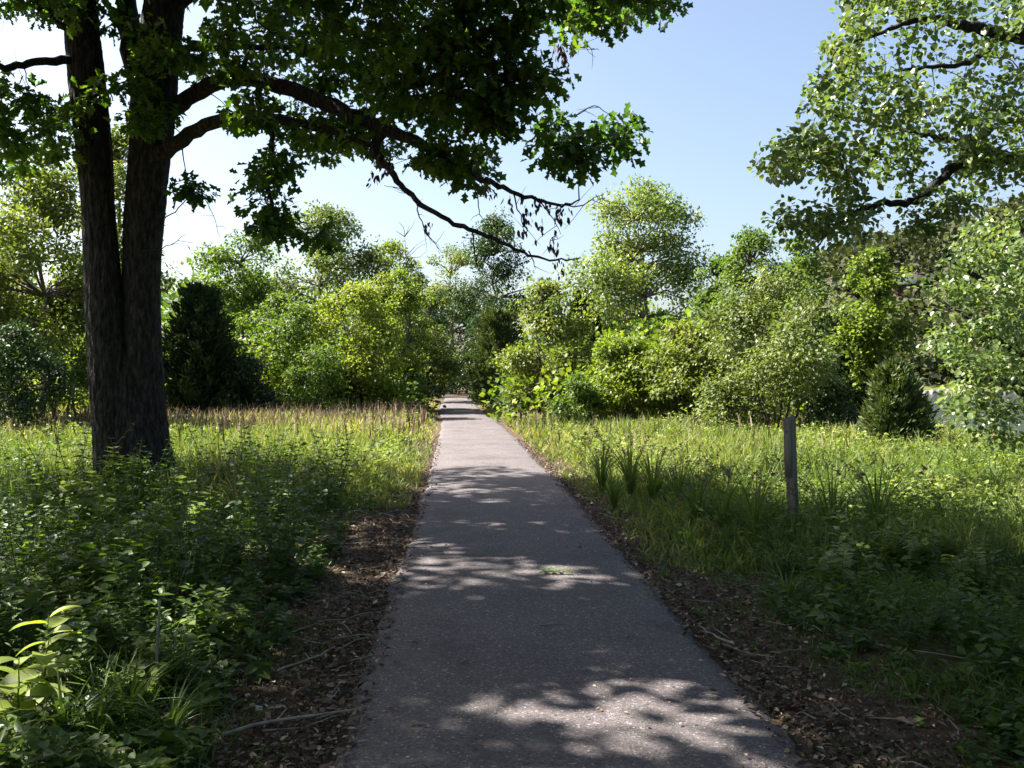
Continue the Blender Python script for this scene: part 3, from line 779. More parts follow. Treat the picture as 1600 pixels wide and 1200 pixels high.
# beyond the meadow on the oak's side
cd(314, 33, 440, 66, 17000, 'dark bushy cedar just beyond the oak trunk across the meadow', 101, tintb=.4, power=.5)
bl('broadleaf_tree', 375, 40, 384, 66, 11000, .17, 'green_leaf', 'round green tree rising behind the dark bushy cedar', 102, crown=.15)
bl('broadleaf_tree', 500, 44, 345, 74, 9000, .18, 'grey_leaf', 'airy grey-green tree with open crown and visible trunk above the thicket', 103, crown=.42, trunk_r=.16, clumps=48)
bl('shrub', 440, 36, 472, 66, 9000, .14, 'green_leaf', 'green bush between the dark cedar and the bright thicket', 104, crown=.0, stems=5, cat='shrub')
bl('shrub', 556, 36, 455, 66, 11000, .15, 'bright_leaf', 'brightest yellow-green bush in the thicket left of the path', 105, crown=.0, stems=5, cat='shrub', tintb=.6)
bl('shrub', 618, 41, 430, 44, 7000, .15, 'bright_leaf', 'tall narrow bush next to the brightest bush, nearer the path', 106, crown=.02, stems=4, cat='shrub')
bl('shrub', 662, 45, 505, 38, 7500, .15, 'yellow_leaf', 'low yellowish bush leaning over the path where it narrows', 107, crown=.0, stems=4, cat='shrub', tintb=.4)
bl('broadleaf_tree', 640, 58, 388, 42, 5200, .20, 'bright_leaf', 'slender leaning yellow-green tree behind the thicket by the path', 108, crown=.3, lean=(-1.2, 0), clumps=36)
bl('shrub', 500, 33, 548, 40, 4200, .12, 'green_leaf', 'low leafy bush at the meadow edge under the airy tree', 109, crown=.0, stems=4, cat='shrub')
bl('broadleaf_tree', 58, 27, 262, 96, 14000, .15, 'yellow_leaf', 'tall yellow-green tree at the edge of the meadow behind the oak', 110, crown=.16, tintb=.45)
bl('shrub', 100, 28, 455, 74, 8000, .13, 'green_leaf', 'spreading green bush at the foot of the tall yellow-green tree', 111, crown=.0, stems=5, cat='shrub')
bl('broadleaf_tree', 186, 34, 225, 62, 9000, .17, 'yellow_leaf', 'tall slim tree seen in the gap between the two oak trunks', 112, crown=.1)
bl('broadleaf_tree', -60, 30, 330, 90, 9000, .17, 'green_leaf', 'green tree cut off by the picture edge behind the oak', 113, crown=.08)
bl('shrub', 20, 24, 520, 60, 5000, .12, 'dark_leaf', 'dark low bush at the meadow edge beneath the tall yellow-green tree', 114, crown=.0, stems=4, cat='shrub', tintb=.35)
bl('shrub', 385, 33, 560, 44, 4500, .12, 'dark_leaf', 'dark low bush at the foot of the round green tree', 115, crown=.0, stems=4, cat='shrub', tintb=.4)

# around the end of the trail
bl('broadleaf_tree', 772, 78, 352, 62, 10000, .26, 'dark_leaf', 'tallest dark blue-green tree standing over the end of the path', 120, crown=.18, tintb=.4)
bl('broadleaf_tree', 704, 90, 398, 54, 9000, .25, 'yellow_leaf', 'yellow-green tree coloured as the lit side of the tallest dark tree', 121, crown=.06, tintb=.45)  # yellow leaves stand in for sun on the dark tree's side
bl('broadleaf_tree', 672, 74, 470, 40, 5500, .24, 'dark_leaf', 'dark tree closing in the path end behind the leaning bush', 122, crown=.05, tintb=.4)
bl('broadleaf_tree', 728, 92, 470, 40, 5500, .26, 'dark_leaf', 'tree with leaves darkened for shade straight behind the bend of the path', 123, crown=.0, tintb=.25)  # dark leaf colour stands in for the shaded gap behind the bend
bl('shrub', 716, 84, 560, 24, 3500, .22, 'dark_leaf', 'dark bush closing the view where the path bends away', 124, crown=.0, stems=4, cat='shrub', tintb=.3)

# opposite side of the trail
cd(776, 46, 478, 52, 16000, 'soft light green cedar right beside the path', 130, mat='pale_cedar', power=.5)
bl('shrub', 862, 32, 455, 62, 9500, .15, 'yellow_leaf', 'big bush with yellowing leaves just past the light green cedar', 131, crown=.0, stems=6, cat='shrub', tintb=.5)
cd(912, 42, 446, 44, 12000, 'dark narrow cedar tucked behind the yellowing bush', 132, power=.6, tintb=.35)
bl('broadleaf_tree', 996, 42, 310, 92, 20000, .18, 'poplar_leaf', 'tallest pale yellow-green tree towering over the thicket across the path', 233, crown=.1, bark='pale_bark', tintb=.55, clumps=110, shoots=22)
bl('shrub', 972, 29, 536, 50, 7000, .14, 'bright_leaf', 'rounded bright green bush below the tallest pale tree', 134, crown=.0, stems=5, cat='shrub')
bl('shrub', 1072, 28, 512, 56, 7500, .14, 'yellow_leaf', 'rounded yellowish bush beside the bright green one', 135, crown=.0, stems=5, cat='shrub', tintb=.45)
bl('broadleaf_tree', 1172, 36, 374, 44, 8500, .15, 'green_leaf', 'feathery upright light green tree next to the tallest pale tree', 236, crown=.05, clumps=90, shoots=24, tintb=.6)
bl('broadleaf_tree', 1118, 38, 418, 40, 6000, .17, 'green_leaf', 'mid green tree filling the gap beside the feathery tree', 137, crown=.08)
bl('broadleaf_tree', 1250, 34, 392, 44, 7000, .17, 'green_leaf', 'slim green tree behind the big dusty bush', 138, crown=.1)
bl('shrub', 1212, 25, 448, 96, 15000, .12, 'grey_leaf', 'big dusty grey-green bush behind the wooden post', 139, crown=.0, stems=8, cat='shrub', tintb=.6, clumps=90)
cd(1342, 28, 480, 62, 15000, 'large almost black cedar beside the big dusty bush', 140, tintb=.2, power=.5)
cd(1398, 20, 560, 44, 11000, 'small grey-green cedar standing in front of the river', 141, mat='pale_cedar', power=.55, tintb=.4)
bl('broadleaf_tree', 1366, 26, 404, 40, 5200, .12, 'bright_leaf', 'light green sapling rising above the small cedar', 242, crown=.22, clumps=70, tmpl=ROUND, tintb=.4)
bl('shrub', 1300, 24, 600, 34, 2600, .11, 'dark_leaf', 'low dark bush at the foot of the big dusty bush', 143, crown=.0, stems=4, cat='shrub')
bl('shrub', 1428, 24, 668, 24, 1800, .12, 'dark_leaf', 'low bush at the water side of the small cedar', 144, crown=.0, stems=4, cat='shrub')
bl('shrub', 905, 28, 590, 30, 3000, .12, 'green_leaf', 'small leafy bush in front of the yellowing bush', 145, crown=.0, stems=4, cat='shrub')

# unseen trees added outside the picture to block sky and darken the foreground
for x, y, h, r, cr, sd_, lab in ((-5.5, -5.5, 13, 6, .38, 151, 'behind the camera on the oak side of the path'), (6.5, -4.5, 12, 6, .3, 152, 'behind the camera on the river side of the path'),
                                 (9.2, 4.0, 12, 4.8, .3, 153, 'beside the camera on the river side, out of the picture'), (-9.0, -1.5, 13, 5, .3, 154, 'beside the camera on the oak side, out of the picture')):
    broadleaf('added_shade_tree', 0, 0, 0, h, r, 10000, .24, 'oak_leaf', 'unseen added shade tree ' + lab, sd_, crown=cr, xy=(x, y), trunk_r=.25, bark='bark', clumps=90)

# mass of woods behind the tree line
rng = np.random.default_rng(77)
mb = MB()
pos, hh, rr = [], [], []
while len(pos) < 150:
    y = rng.uniform(62, 135); x = rng.uniform(-.75, .30) * y
    if abs(x - pathx(y)) < 7 and y < 100: continue
    if x < -5 and x > -40 and 78 < y < 100: continue
    if x > 6 + .12 * y: continue
    top = (.085 if x > .09 * y else .055) if x > .015 * y else .125
    pos.append((x, y, float(gz(x, y)))); hh.append((CH + top * y) * rng.uniform(.7, 1.0)); rr.append(rng.uniform(2.4, 4))
blob_trees(len(pos), pos, hh, rr, 340, .50, mb)
tag(mb.build('woods', M['green_leaf']), 'solid mass of green woods behind the tree line', 'woods', kind='stuff')
trk = MB()
for (x, y, z), h in zip(pos, hh): tube(trk, [(x, y, z), (x + .2, y, z + h * .6)], [.15, .07], 5)
tag(trk.build('woods_trunks', M['thin_bark']), 'dim trunks inside the woods behind the tree line', 'trunks', kind='stuff')

for nm, mt, sd_, lab in (('brush', 'bright_leaf', 1, 'low tangled bright-leaved brush knitting the thicket together'), ('dark_brush', 'dark_leaf', 2, 'low dark brush deep inside the thicket')):
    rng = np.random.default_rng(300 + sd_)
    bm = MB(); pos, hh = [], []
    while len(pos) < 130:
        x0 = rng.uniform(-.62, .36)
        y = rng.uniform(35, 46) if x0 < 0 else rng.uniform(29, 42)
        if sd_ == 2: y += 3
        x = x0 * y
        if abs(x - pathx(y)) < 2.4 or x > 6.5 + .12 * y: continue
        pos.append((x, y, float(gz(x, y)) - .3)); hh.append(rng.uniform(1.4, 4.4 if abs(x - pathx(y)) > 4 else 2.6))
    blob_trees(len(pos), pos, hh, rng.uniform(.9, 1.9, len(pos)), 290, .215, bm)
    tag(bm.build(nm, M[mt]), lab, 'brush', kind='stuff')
bl('broadleaf_tree', 652, 60, 440, 40, 6000, .2, 'dark_leaf', 'dark tree overhanging the path just past the leaning bush', 146, crown=.05, tintb=.35)  # this group added with dark leaves to deepen the path end's shade
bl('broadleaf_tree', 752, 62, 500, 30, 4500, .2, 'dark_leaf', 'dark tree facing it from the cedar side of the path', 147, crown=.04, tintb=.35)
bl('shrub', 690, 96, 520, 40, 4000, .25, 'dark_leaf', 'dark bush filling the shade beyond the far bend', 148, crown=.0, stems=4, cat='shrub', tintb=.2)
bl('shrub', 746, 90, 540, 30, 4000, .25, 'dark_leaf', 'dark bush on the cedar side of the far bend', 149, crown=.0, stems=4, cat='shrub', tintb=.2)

# a bare dead tree by the path end
def snag():
    rng = np.random.default_rng(9)
    d = 62; b = np.array([*(at(668, 0, d)[:2]), 0]); root = empty('dead_tree', b)
    mb = MB(); h = 11.5
    st = limb_between((0, 0, 0), (-1.6, 0, h), rng, 10, 0, .02); tube(mb, st, np.linspace(.13, .02, 10), 7)
    mb.build('trunk', M['pale_bark'], root, True)
    mb = MB()
    for k in range(26):
        s = st[rng.integers(4, 10)]; e = s + np.array([rng.normal(0, .8), rng.normal(0, .8), rng.uniform(.4, 1.5)])
        tube(mb, limb_between(s, e, rng, 5), np.linspace(.035, .008, 5), 4)
    mb.build('branches', M['pale_bark'], root, True)
    tag(root, 'bare dead tree with thin branches poking above the thicket', 'tree')
snag()

# ------------------------------------------------------------------ meadow, undergrowth, litter (nobody could count them)
rng = np.random.default_rng(3)
def z_of(x, y): return gz(x, y)

def blades(mb, x, y, h, w, lean, tint):
    n = len(x); z = z_of(x, y)
    P = np.stack([x, y, z - .02], -1)
    a = rng.uniform(0, 2 * pi, n)
    ln = np.stack([np.cos(a), np.sin(a), np.zeros(n)], -1) * (lean * rng.uniform(.2, 1.6, n))[:, None]
    D = ln + np.array([0, 0, 1.0])
    N = np.stack([rng.normal(0, 1, n), rng.normal(0, 1, n) - .6, np.full(n, .2)], -1)
    # two bent segments
    U = nrm(D); W = nrm(np.cross(N, U)); tip = nrm(U + ln * 1.6 - np.array([0, 0, .25]) * lean[:, None])
    m1 = P + U * (h * .55)[:, None]; t1 = m1 + tip * (h * .5)[:, None]
    hw = W * (w * .5)[:, None]
    V = np.stack([P - hw, P + hw, m1 + hw * .85, m1 - hw * .85, t1], 1)
    T = (BLADE[1][None] + (np.arange(n) * 5)[:, None, None]).reshape(-1, 3)
    mb.add(V.reshape(-1, 3), T, np.repeat(np.clip(tint, 0, 1), 5))

def logd(n, a, b): return np.exp(rng.uniform(math.log(a), math.log(b), n))
def patch(x, y, s=1.0): return .5 + .5 * np.sin(x * 1.1 * s + 1.7 * np.sin(y * .6 * s)) * np.sin(y * .9 * s + 1.3 * np.sin(x * .8 * s + 2))

def meadow():
    mb, fb, sd = MB(), MB(), MB()
    # far side of the oak
    for side in (-1, 1):
        n = 58000
        y = logd(n, 7.5 if side > 0 else 11, 62)
        if side < 0: x = pathx(y) - 1.15 - rng.uniform(0, 1, n) ** 1.15 * (.62 * y)
        else: x = pathx(y) + 1.2 + rng.uniform(0, 1, n) ** 1.1 * np.minimum(.62 * y, 8.2 + .12 * y)
        e = np.abs(x - pathx(y)) - 1.0
        keep = rng.uniform(0, 1, n) < np.clip(e / .9, .12, 1)
        keep &= ~((side < 0) & (y < 13) & (x > -6) & (rng.uniform(0, 1, n) < .5))
        x, y, e = x[keep], y[keep], e[keep]
        pt = patch(x, y, .7)
        edge = np.clip(e / 1.6, .35, 1)
        h = ((.26 if side < 0 else .19) + .30 * pt + rng.uniform(-.10, .20, len(x))) * edge * (1 + .004 * y)
        dry = np.clip((y - 18) / 22, 0, 1) * (.35 if side < 0 else .18)
        tint = (.47 if side < 0 else .42) + .3 * (pt - .4) + rng.uniform(-.28, .30, len(x)) + dry + .3 * (patch(x * .5 + 4, y * .35, 1) - .5)
        blades(mb, x, y, np.maximum(h, .06), .007 + .0012 * y, rng.uniform(.15, .9, len(x)), tint)
        # leafy forbs
        n = 36000
        y = logd(n, 8 if side > 0 else 12.5, 48)
        if side < 0: x = pathx(y) - 1.7 - rng.uniform(0, 1, n) * (.6 * y)
        else: x = pathx(y) + 1.9 + rng.uniform(0, 1, n) * np.minimum(.6 * y, 8.0 + .12 * y)
        pt = patch(x + 3, y, 1.1); keep = pt + rng.uniform(-.3, .3, n) > (.32 if side > 0 else .5)
        x, y, pt = x[keep], y[keep], pt[keep]; n = len(x)
        P = np.stack([x, y, z_of(x, y) + rng.uniform(.05, 1, n) * (.22 + .30 * pt)], -1)
        leaves(fb, P, rng.normal(0, 1, (n, 3)) * (1, 1, .4), np.array([0, 0, 1]) + rng.normal(0, .5, (n, 3)), (.04 + .0022 * y) * rng.uniform(.7, 1.3, n), DIAMOND,
               .35 + .4 * (pt - .5) + rng.uniform(-.25, .35, n))
        # dry seed heads towards the trees
        n = 9000 if side < 0 else 5000
        y = logd(n, 17, 50)
        x = pathx(y) + side * (1.6 + rng.uniform(0, 1, n) * np.minimum(.6 * y, 8.0 + .12 * y))
        keep = rng.uniform(0, 1, n) < np.clip((y - 20) / 16, .03, 1)
        x, y = x[keep], y[keep]; n = len(x)
        hz = rng.uniform(.25, .72, n)
        P = np.stack([x, y, z_of(x, y) + hz], -1)
        leaves(sd, P, np.array([0, 0, 1]) + rng.normal(0, .8, (n, 3)), rng.normal(0, 1, (n, 3)), rng.uniform(.04, .11, n), DIAMOND, rng.uniform(0, 1, n), .30)
        leaves(sd, P - (0, 0, .4) , np.array([0, 0, 1.]) + rng.normal(0, .08, (n, 3)), rng.normal(0, 1, (n, 3)), .45, DIAMOND, rng.uniform(.3, .9, n), .018)
    n = 7500
    y = rng.uniform(24, 36, n); x = pathx(y) - 2.2 - rng.uniform(0, 1, n) * .62 * y
    k_ = patch(x, y, .5) + rng.uniform(-.4, .4, n) > .3; x, y = x[k_], y[k_]; n = len(x)
    blades(sd, x, y, rng.uniform(.35, .95, n), .012 + .0006 * y, rng.uniform(.15, .8, n), rng.beta(1.5, 1.5, n))
    tag(mb.build('grass', M['grass']), 'tall yellow-green grass of the sunny meadow on both sides', 'grass', kind='stuff')
    tag(fb.build('meadow_herbs', M['meadow']), 'low leafy yellow-green herbs mixed into the meadow', 'herbs', kind='stuff')
    tag(sd.build('dry_grass', M['seed']), 'purplish tan dry seed heads along the tree line', 'grass', kind='stuff')
meadow()

def undergrowth():
    mb, st = MB(), MB()
    def plants(n, xf, d0, d1, h0, h1, lsz, per, grow=0.0):
        y = logd(n, d0, d1); x = xf(y, n)
        pt = patch(x * 1.2, y * 1.2, 1.3)
        keep = pt + rng.uniform(-.3, .3, n) > .22
        x, y, pt = x[keep], y[keep], pt[keep]; n = len(x)
        h = (h0 + (h1 - h0) * pt * rng.uniform(.6, 1.2, n)) * (1 + grow * np.clip((y - 5) / 6, 0, 1)) * np.clip((np.abs(x - pathx(y)) - 1.5) / 1.1, .25, 1)
        z = z_of(x, y)
        ln = rng.normal(0, .22, (n, 2))
        base = np.clip(rng.uniform(.05, .6, n) + .35 * (patch(x + 7, y, 2.1) - .5), 0, 1); ls_ = rng.uniform(.55, 1.5, n); wd_ = rng.choice([.42, .7, 1.0, 1.25], n)
        for k in range(per):
            f = (k + rng.uniform(.2, 1, n)) / per
            P = np.stack([x + ln[:, 0] * h * f, y + ln[:, 1] * h * f, z + h * f], -1)
            a = k * 2.4 + rng.uniform(-.5, .5, n)
            D = np.stack([np.cos(a), np.sin(a), rng.uniform(-.35, .5, n)], -1)
            leaves(mb, P, D, np.array([0, 0, 1]) + rng.normal(0, .35, (n, 3)), lsz * ls_ * rng.uniform(.6, 1.15, n) * (1.15 - .4 * f), OVATE, np.clip(base + .25 * (f - .5) + rng.uniform(-.15, .2, n), 0, 1), wd_)
        B = np.stack([x, y, z - .02], -1); Tp = np.stack([x + ln[:, 0] * h, y + ln[:, 1] * h, z + h], -1)
        leaves(st, B, Tp - B, rng.normal(0, 1, (n, 3)), np.linalg.norm(Tp - B, axis=1), NEEDLE, .3, .04)
    plants(2300, lambda y, n: pathx(y) - 1.6 - rng.uniform(0, 1, n) ** 1.1 * np.minimum(.62 * y + .5, 7), 3.2, 15.5, .15, .68, .085, 11, .65)
    plants(1500, lambda y, n: pathx(y) - 2.2 - rng.uniform(0, 1, n) * np.minimum(.62 * y, 6.5), 5, 15, .10, .45, .065, 9)
    plants(2300, lambda y, n: pathx(y) + 1.65 + rng.uniform(0, 1, n) * np.minimum(.62 * y, 7), 3.0, 13, .12, .62, .07, 10)
    plants(900, lambda y, n: pathx(y) + 1.9 + rng.uniform(0, 1, n) * np.minimum(.6 * y, 8), 9, 22, .15, .5, .09, 10)
    tag(mb.build('undergrowth', M['weed']), 'dense leafy undergrowth in the shade beside the path', 'undergrowth', kind='stuff')
    tag(st.build('weed_stems', M['tuft']), 'thin green stems of the undergrowth', 'stems', kind='stuff')
    gb = MB()
    n = 42000
    y = logd(n, 2.6, 16); s = np.where(rng.uniform(size=n) < .3, -1, 1)
    x = pathx(y) + s * (1.0 + rng.uniform(0, 1, n) ** 1.2 * np.minimum(.62 * y + .6, 6))
    e = np.abs(x - pathx(y)) - 1.0
    pt = patch(x * 2, y * 2, 1.2)
    keep = rng.uniform(0, 1, n) < np.clip(e / .9, .08, 1) * (pt > .25)
    x, y, e, pt = x[keep], y[keep], e[keep], pt[keep]
    blades(gb, x, y, (.08 + .36 * pt * rng.uniform(.4, 1.2, len(x))) * np.clip(e / 1.3, .3, 1), rng.uniform(.004, .009, len(x)), np.full(len(x), .6), .3 + rng.uniform(-.3, .35, len(x)))
    tag(gb.build('verge_grass', M['tuft']), 'thin shaded grass scattered along the verges of the path', 'grass', kind='stuff')
undergrowth()

def litter():
    mb, tw = MB(), MB()
    n = 70000
    y = logd(n, 2.2, 24); s = np.where(rng.uniform(size=n) < .5, -1, 1)
    x = pathx(y) + s * (.93 + rng.gamma(1.2, .36, n))
    z = z_of(x, y) + rng.uniform(.0, .035, n)
    on = np.abs(x - pathx(y)) < 1.05
    z = np.where(on, .035, z)
    keep = ~on | (rng.uniform(size=n) < .25)
    x, y, z = x[keep], y[keep], z[keep]; n = len(x)
    P = np.stack([x, y, z], -1)
    leaves(mb, P, rng.normal(0, 1, (n, 3)) * (1, 1, .25), np.array([0, 0, 1]) + rng.normal(0, .7, (n, 3)), np.where(rng.uniform(size=n) < .8, rng.uniform(.010, .036, n), rng.uniform(.03, .07, n)), DIAMOND, rng.beta(1.1, 1.5, n), rng.uniform(.25, 1.2, n))
    for k in range(260):
        yy = float(logd(1, 2.4, 16)[0]); xx = float(pathx(yy)) + rng.choice([-1, 1]) * (1.08 + rng.gamma(1.3, .5))
        a = rng.uniform(0, pi); L = rng.uniform(.08, .35); zz = float(z_of(xx, yy)) + .035
        p0 = np.array([xx, yy, zz]); dv = np.array([cos(a), sin(a), rng.uniform(-.05, .12)]) * L
        tube(tw, [p0, p0 + dv * .5 + rng.normal(0, .015, 3), p0 + dv], [.004, .0035, .002], 4)
    tag(mb.build('leaf_litter', M['litter']), 'dry brown leaf litter strewn along both edges of the path', 'litter', kind='stuff')
    tag(tw.build('twig_litter', M['pale_bark']), 'fine dry twigs lying in the leaf litter', 'twigs', kind='stuff')
    gb = MB()
    n = 1500
    y = logd(n, 2.2, 30); x = pathx(y) + rng.uniform(-.97, .97, n)
    leaves(gb, np.stack([x, y, np.full(n, .052)], -1), rng.normal(0, 1, (n, 3)) * (1, 1, .1), np.array([0, 0, 1]) + rng.normal(0, .2, (n, 3)), rng.uniform(.006, .030, n), DIAMOND, rng.beta(2, 1.2, n), 1)
    n = 130
    y = logd(n, 2.4, 22); x = pathx(y) + rng.choice([-1, 1], n) * (1 - rng.gamma(1.2, .13, n))
    leaves(gb, np.stack([x, y, np.full(n, .05)], -1), rng.normal(0, 1, (n, 3)) * (1, 1, .15), np.array([0, 0, 1]) + rng.normal(0, .35, (n, 3)), rng.uniform(.03, .07, n), OVATE, rng.beta(1.6, 1.4, n), rng.uniform(.5, 1.1, n))
    tag(gb.build('path_litter', M['litter']), 'tiny pale leaf scraps and grit scattered on the paving', 'litter', kind='stuff')
litter()

# ------------------------------------------------------------------ individual things
def post():
    x, d = (1240 - 800) / F * 9.0, 9.0
    z = float(gz(x, d))
    r = empty('wooden_post', (x, d, z)); r.rotation_euler = (radians(.8), radians(-1.5), radians(-50))
    wood = noisemat('grey_wood', [(.3, (.06, .056, .05)), (.55, (.15, .142, .122)), (.75, (.26, .245, .215))], 16, 8, .9, .6, 30, (1, 1, .06), .006)
    h = 1.25; a = .04
    mb = MB()
    zs = [-.3, .2, .5, .8, .86, .862, 1.18, 1.225]
    ws = [1, 1, 1, 1, 1, 1, 1, .9]
    V = []
    rng = np.random.default_rng(2)
    for zz, w in zip(zs, ws):
        for sx, sy in ((-1, -1), (-.85, -1.06), (.85, -1.06), (1, -1), (1.06, -.85), (1.06, .85), (1, 1), (.85, 1.06), (-.85, 1.06), (-1, 1), (-1.06, .85), (-1.06, -.85)):
            V.append((sx * a * w + rng.normal(0, .0012), sy * a * w + rng.normal(0, .0012), zz + (.012 * sx if zz > 1.1 else 0)))
    T = []
    for i in range(len(zs) - 1):
        for j in range(12):
            q, k = i * 12 + j, i * 12 + (j + 1) % 12
            T += [(q, k, k + 12), (q, k + 12, q + 12)]
    e = (len(zs) - 1) * 12
    T += [(e, e + j, e + j + 1) for j in range(1, 11)]
    mb.add(V, T); mb.build('post', wood, r)
    mb = MB(); box(mb, (-.037, -.066, .62), (.037, -.0455, 1.19)); mb.build('face_board', wood, r)
    for zz in (.72, 1.08):
        mb = MB(); th = np.arange(8) * pi / 4
        mb.add(np.vstack([np.stack([np.cos(th) * .011, np.full(8, -.0665), np.sin(th) * .011 + zz], -1), np.stack([np.cos(th) * .009, np.full(8, -.072), np.sin(th) * .009 + zz], -1), [[0, -.073, zz]]]),
               [(j, (j + 1) % 8, 8 + (j + 1) % 8) for j in range(8)] + [(j, 8 + (j + 1) % 8, 8 + j) for j in range(8)] + [(8 + j, 8 + (j + 1) % 8, 16) for j in range(8)])
        mb.build('bolt', M['thin_bark'], r)
    tag(r, 'weathered grey wooden post standing in the weeds beside the path', 'post')
post()

def copy_tree(o, loc, rz, sc, label, cat, group):
    c = o.copy(); COL.objects.link(c); c.location = loc; c.rotation_euler = (0, 0, rz); c.scale = (sc, sc, sc)
    for ch in [q for q in bpy.data.objects if q.parent == o]:
        k = ch.copy(); COL.objects.link(k); k.parent = c
    tag(c, label, cat, group)
    return c

def weed_proto(name, seed, h, nb, lsz, tmpl, mat, tintb):
    rng = np.random.default_rng(seed)
    r = empty(name); st, lf = MB(), MB()
    for b in range(nb):
        e = np.array([rng.normal(0, .28), rng.normal(0, .28), rng.uniform(.7, 1.1)]) * h
        p = limb_between((0, 0, -.03), e, rng, 6, 0, .05); tube(st, p, np.linspace(.006, .002, 6), 5)
        m_ = 12
        for k in range(m_):
            f = .18 + .82 * (k + .5) / m_; c = p[0] + (e - p[0]) * f
            for s in (0, 1):
                a = k * 1.57 + s * pi + rng.uniform(-.3, .3)
                D = np.array([[cos(a), sin(a), rng.uniform(-.3, .45)]])
                leaves(lf, c[None], D, np.array([[0, 0, 1.]]) + rng.normal(0, .25, (1, 3)), lsz * rng.uniform(.7, 1.2) * (1.15 - .55 * f), tmpl, np.clip(tintb + .3 * (f - .5) + rng.uniform(-.15, .15), 0, 1))
    st.build('stem', M['tuft'], r, True); lf.build('foliage', M[mat], r)
    return r

def tuft_proto(name, seed, n, h, w, mat='tuft', bend=.7, plume=False):
    rng = np.random.default_rng(seed)
    mb = MB(); pl = MB()
    for k in range(n):
        a = rng.uniform(0, 2 * pi); L = h * rng.uniform(.5, 1.1); b = bend * rng.uniform(.4, 1.5)
        t = np.linspace(0, 1, 7)
        o = np.array([cos(a), sin(a)])
        P = np.column_stack([o[0] * (.03 + b * L * t ** 2 * .8), o[1] * (.03 + b * L * t ** 2 * .8), L * (t - .42 * min(b, 1.1) * t ** 2.4)])
        hw = w * .5 * np.clip(1.2 * (1 - t ** 2), .02, 1)
        W = np.array([-o[1], o[0], 0])
        V = np.stack([P - W * hw[:, None], P + np.array([0, 0, -w * .25]), P + W * hw[:, None]], 1).reshape(-1, 3)
        T = []
        for i in range(6):
            for j in (0, 1): q = i * 3 + j; T += [(q, q + 1, q + 4), (q, q + 4, q + 3)]
        mb.add(V, T, np.clip(rng.uniform(.2, .8), 0, 1))
        if plume and rng.uniform() < .4:
            m_ = 26; f = rng.uniform(0, 1, m_)
            Q = P[-1] + np.column_stack([o[0] * f * .12, o[1] * f * .12, -.05 + f * .12]) + rng.normal(0, .012, (m_, 3))
            leaves(pl, Q, np.array([o[0], o[1], -.2]) + rng.normal(0, .4, (m_, 3)), rng.normal(0, 1, (m_, 3)), .035, DIAMOND, rng.uniform(0, .6, m_), .6)
    if plume:
        r = empty(name); mb.build('blades', M[mat], r); pl.build('seed_heads', M['seed'], r)
        return r
    return mb.build(name, M[mat])

rng = np.random.default_rng(8)
M['lush_weed'] = leafmat('lush_weed', [(0, (.05, .085, .018)), (.5, (.11, .16, .026)), (1, (.20, .24, .05))], .40, .5, .3)
protoA = weed_proto('leafy_weed', 1, .62, 6, .095, OVATE, 'weed', .45)
protoB = weed_proto('leafy_weed', 2, .48, 8, .075, OVATE, 'weed', .6)
protoC = weed_proto('leafy_weed', 3, .75, 5, .085, OVATE, 'weed', .35)
protoD = weed_proto('leafy_weed', 6, .50, 5, .145, ROUND, 'lush_weed', .55)
used = set()
def put(proto, x, y, rz, sc, label, cat, group=None):
    z = float(gz(x, y))
    if proto.name not in used:
        used.add(proto.name)
        proto.location = (x, y, z); proto.rotation_euler.z = rz; proto.scale = (sc,) * 3
        tag(proto, label, cat, group); return proto
    return copy_tree(proto, (x, y, z), rz, sc, label, cat, group)

def weeds(n, side, lo, hi, off, span, scale, where, group):
    kinds = [(protoA, 'loose green weed with pointed leaves'), (protoB, 'bushy small-leaved green weed'), (protoC, 'tall thin dark green weed'), (protoD, 'broad-leaved yellow-green weed')]
    k = 0
    while k < n:
        y = math.exp(rng.uniform(math.log(lo), math.log(hi))); x = float(pathx(y)) + side * (off + rng.uniform(0, 1) * min(span * y, 6))
        if (x + 5.3) ** 2 + (y - 12.5) ** 2 < 1.2: continue
        pr, ds = kinds[(k * 7 + k // 3) % 4 if k % 5 else 3]
        zone = where[0] if y < math.sqrt(lo * hi) else where[1]
        put(pr, x, y, rng.uniform(0, 6.28), rng.uniform(.75, 1.1) * scale(y), ds + ' ' + zone, 'weed', group)
        k += 1
weeds(96, -1, 4.2, 14, 1.85, .6, lambda y: .62 if y < 5.5 else (1 if y < 8 else 1.35), ('in the near thicket beside the leaf litter', 'in the thicket around the foot of the oak'), 'leafy weeds on the oak side')
weeds(64, 1, 4.4, 13, 1.95, .55, lambda y: .5 if y < 6 else .75, ('in the deep shade on the near bank', 'in the bank around the wooden post'), 'leafy weeds on the post side')

ORD = ['first', 'second', 'third', 'fourth', 'fifth', 'sixth', 'seventh', 'eighth', 'ninth', 'tenth']
tallg = tuft_proto('grass_clump', 4, 46, .85, .016, bend=.55, plume=True)
for i, (px, py, s) in enumerate(sorted([(940, 765, .95), (985, 775, 1.1), (1020, 790, 1.0), (1060, 800, .9), (1090, 830, .85), (960, 800, .7), (1130, 845, .8), (1180, 860, .9), (1300, 850, .9), (1370, 850, 1.0)])):
    x, y = gnd(px, py)
    put(tallg, x, y, rng.uniform(0, 6), s * 1.2, ORD[i] + ' coarse plumed grass clump counting from the path past the post', 'grass', 'coarse grass clumps near the post')
arch = tuft_proto('grass_tuft', 5, 26, .42, .014, bend=1.1)
for i, (px, py, s) in enumerate(sorted([(200, 1150, 1.0), (265, 1165, .85), (150, 1180, .9), (235, 1120, .7), (100, 1195, .9)])):
    x, y = gnd(px, py)
    put(arch, x, y, rng.uniform(0, 6), s, ORD[i] + ' bright arching grass tuft counting from the lower corner towards the litter', 'grass', 'arching tufts in the near corner')
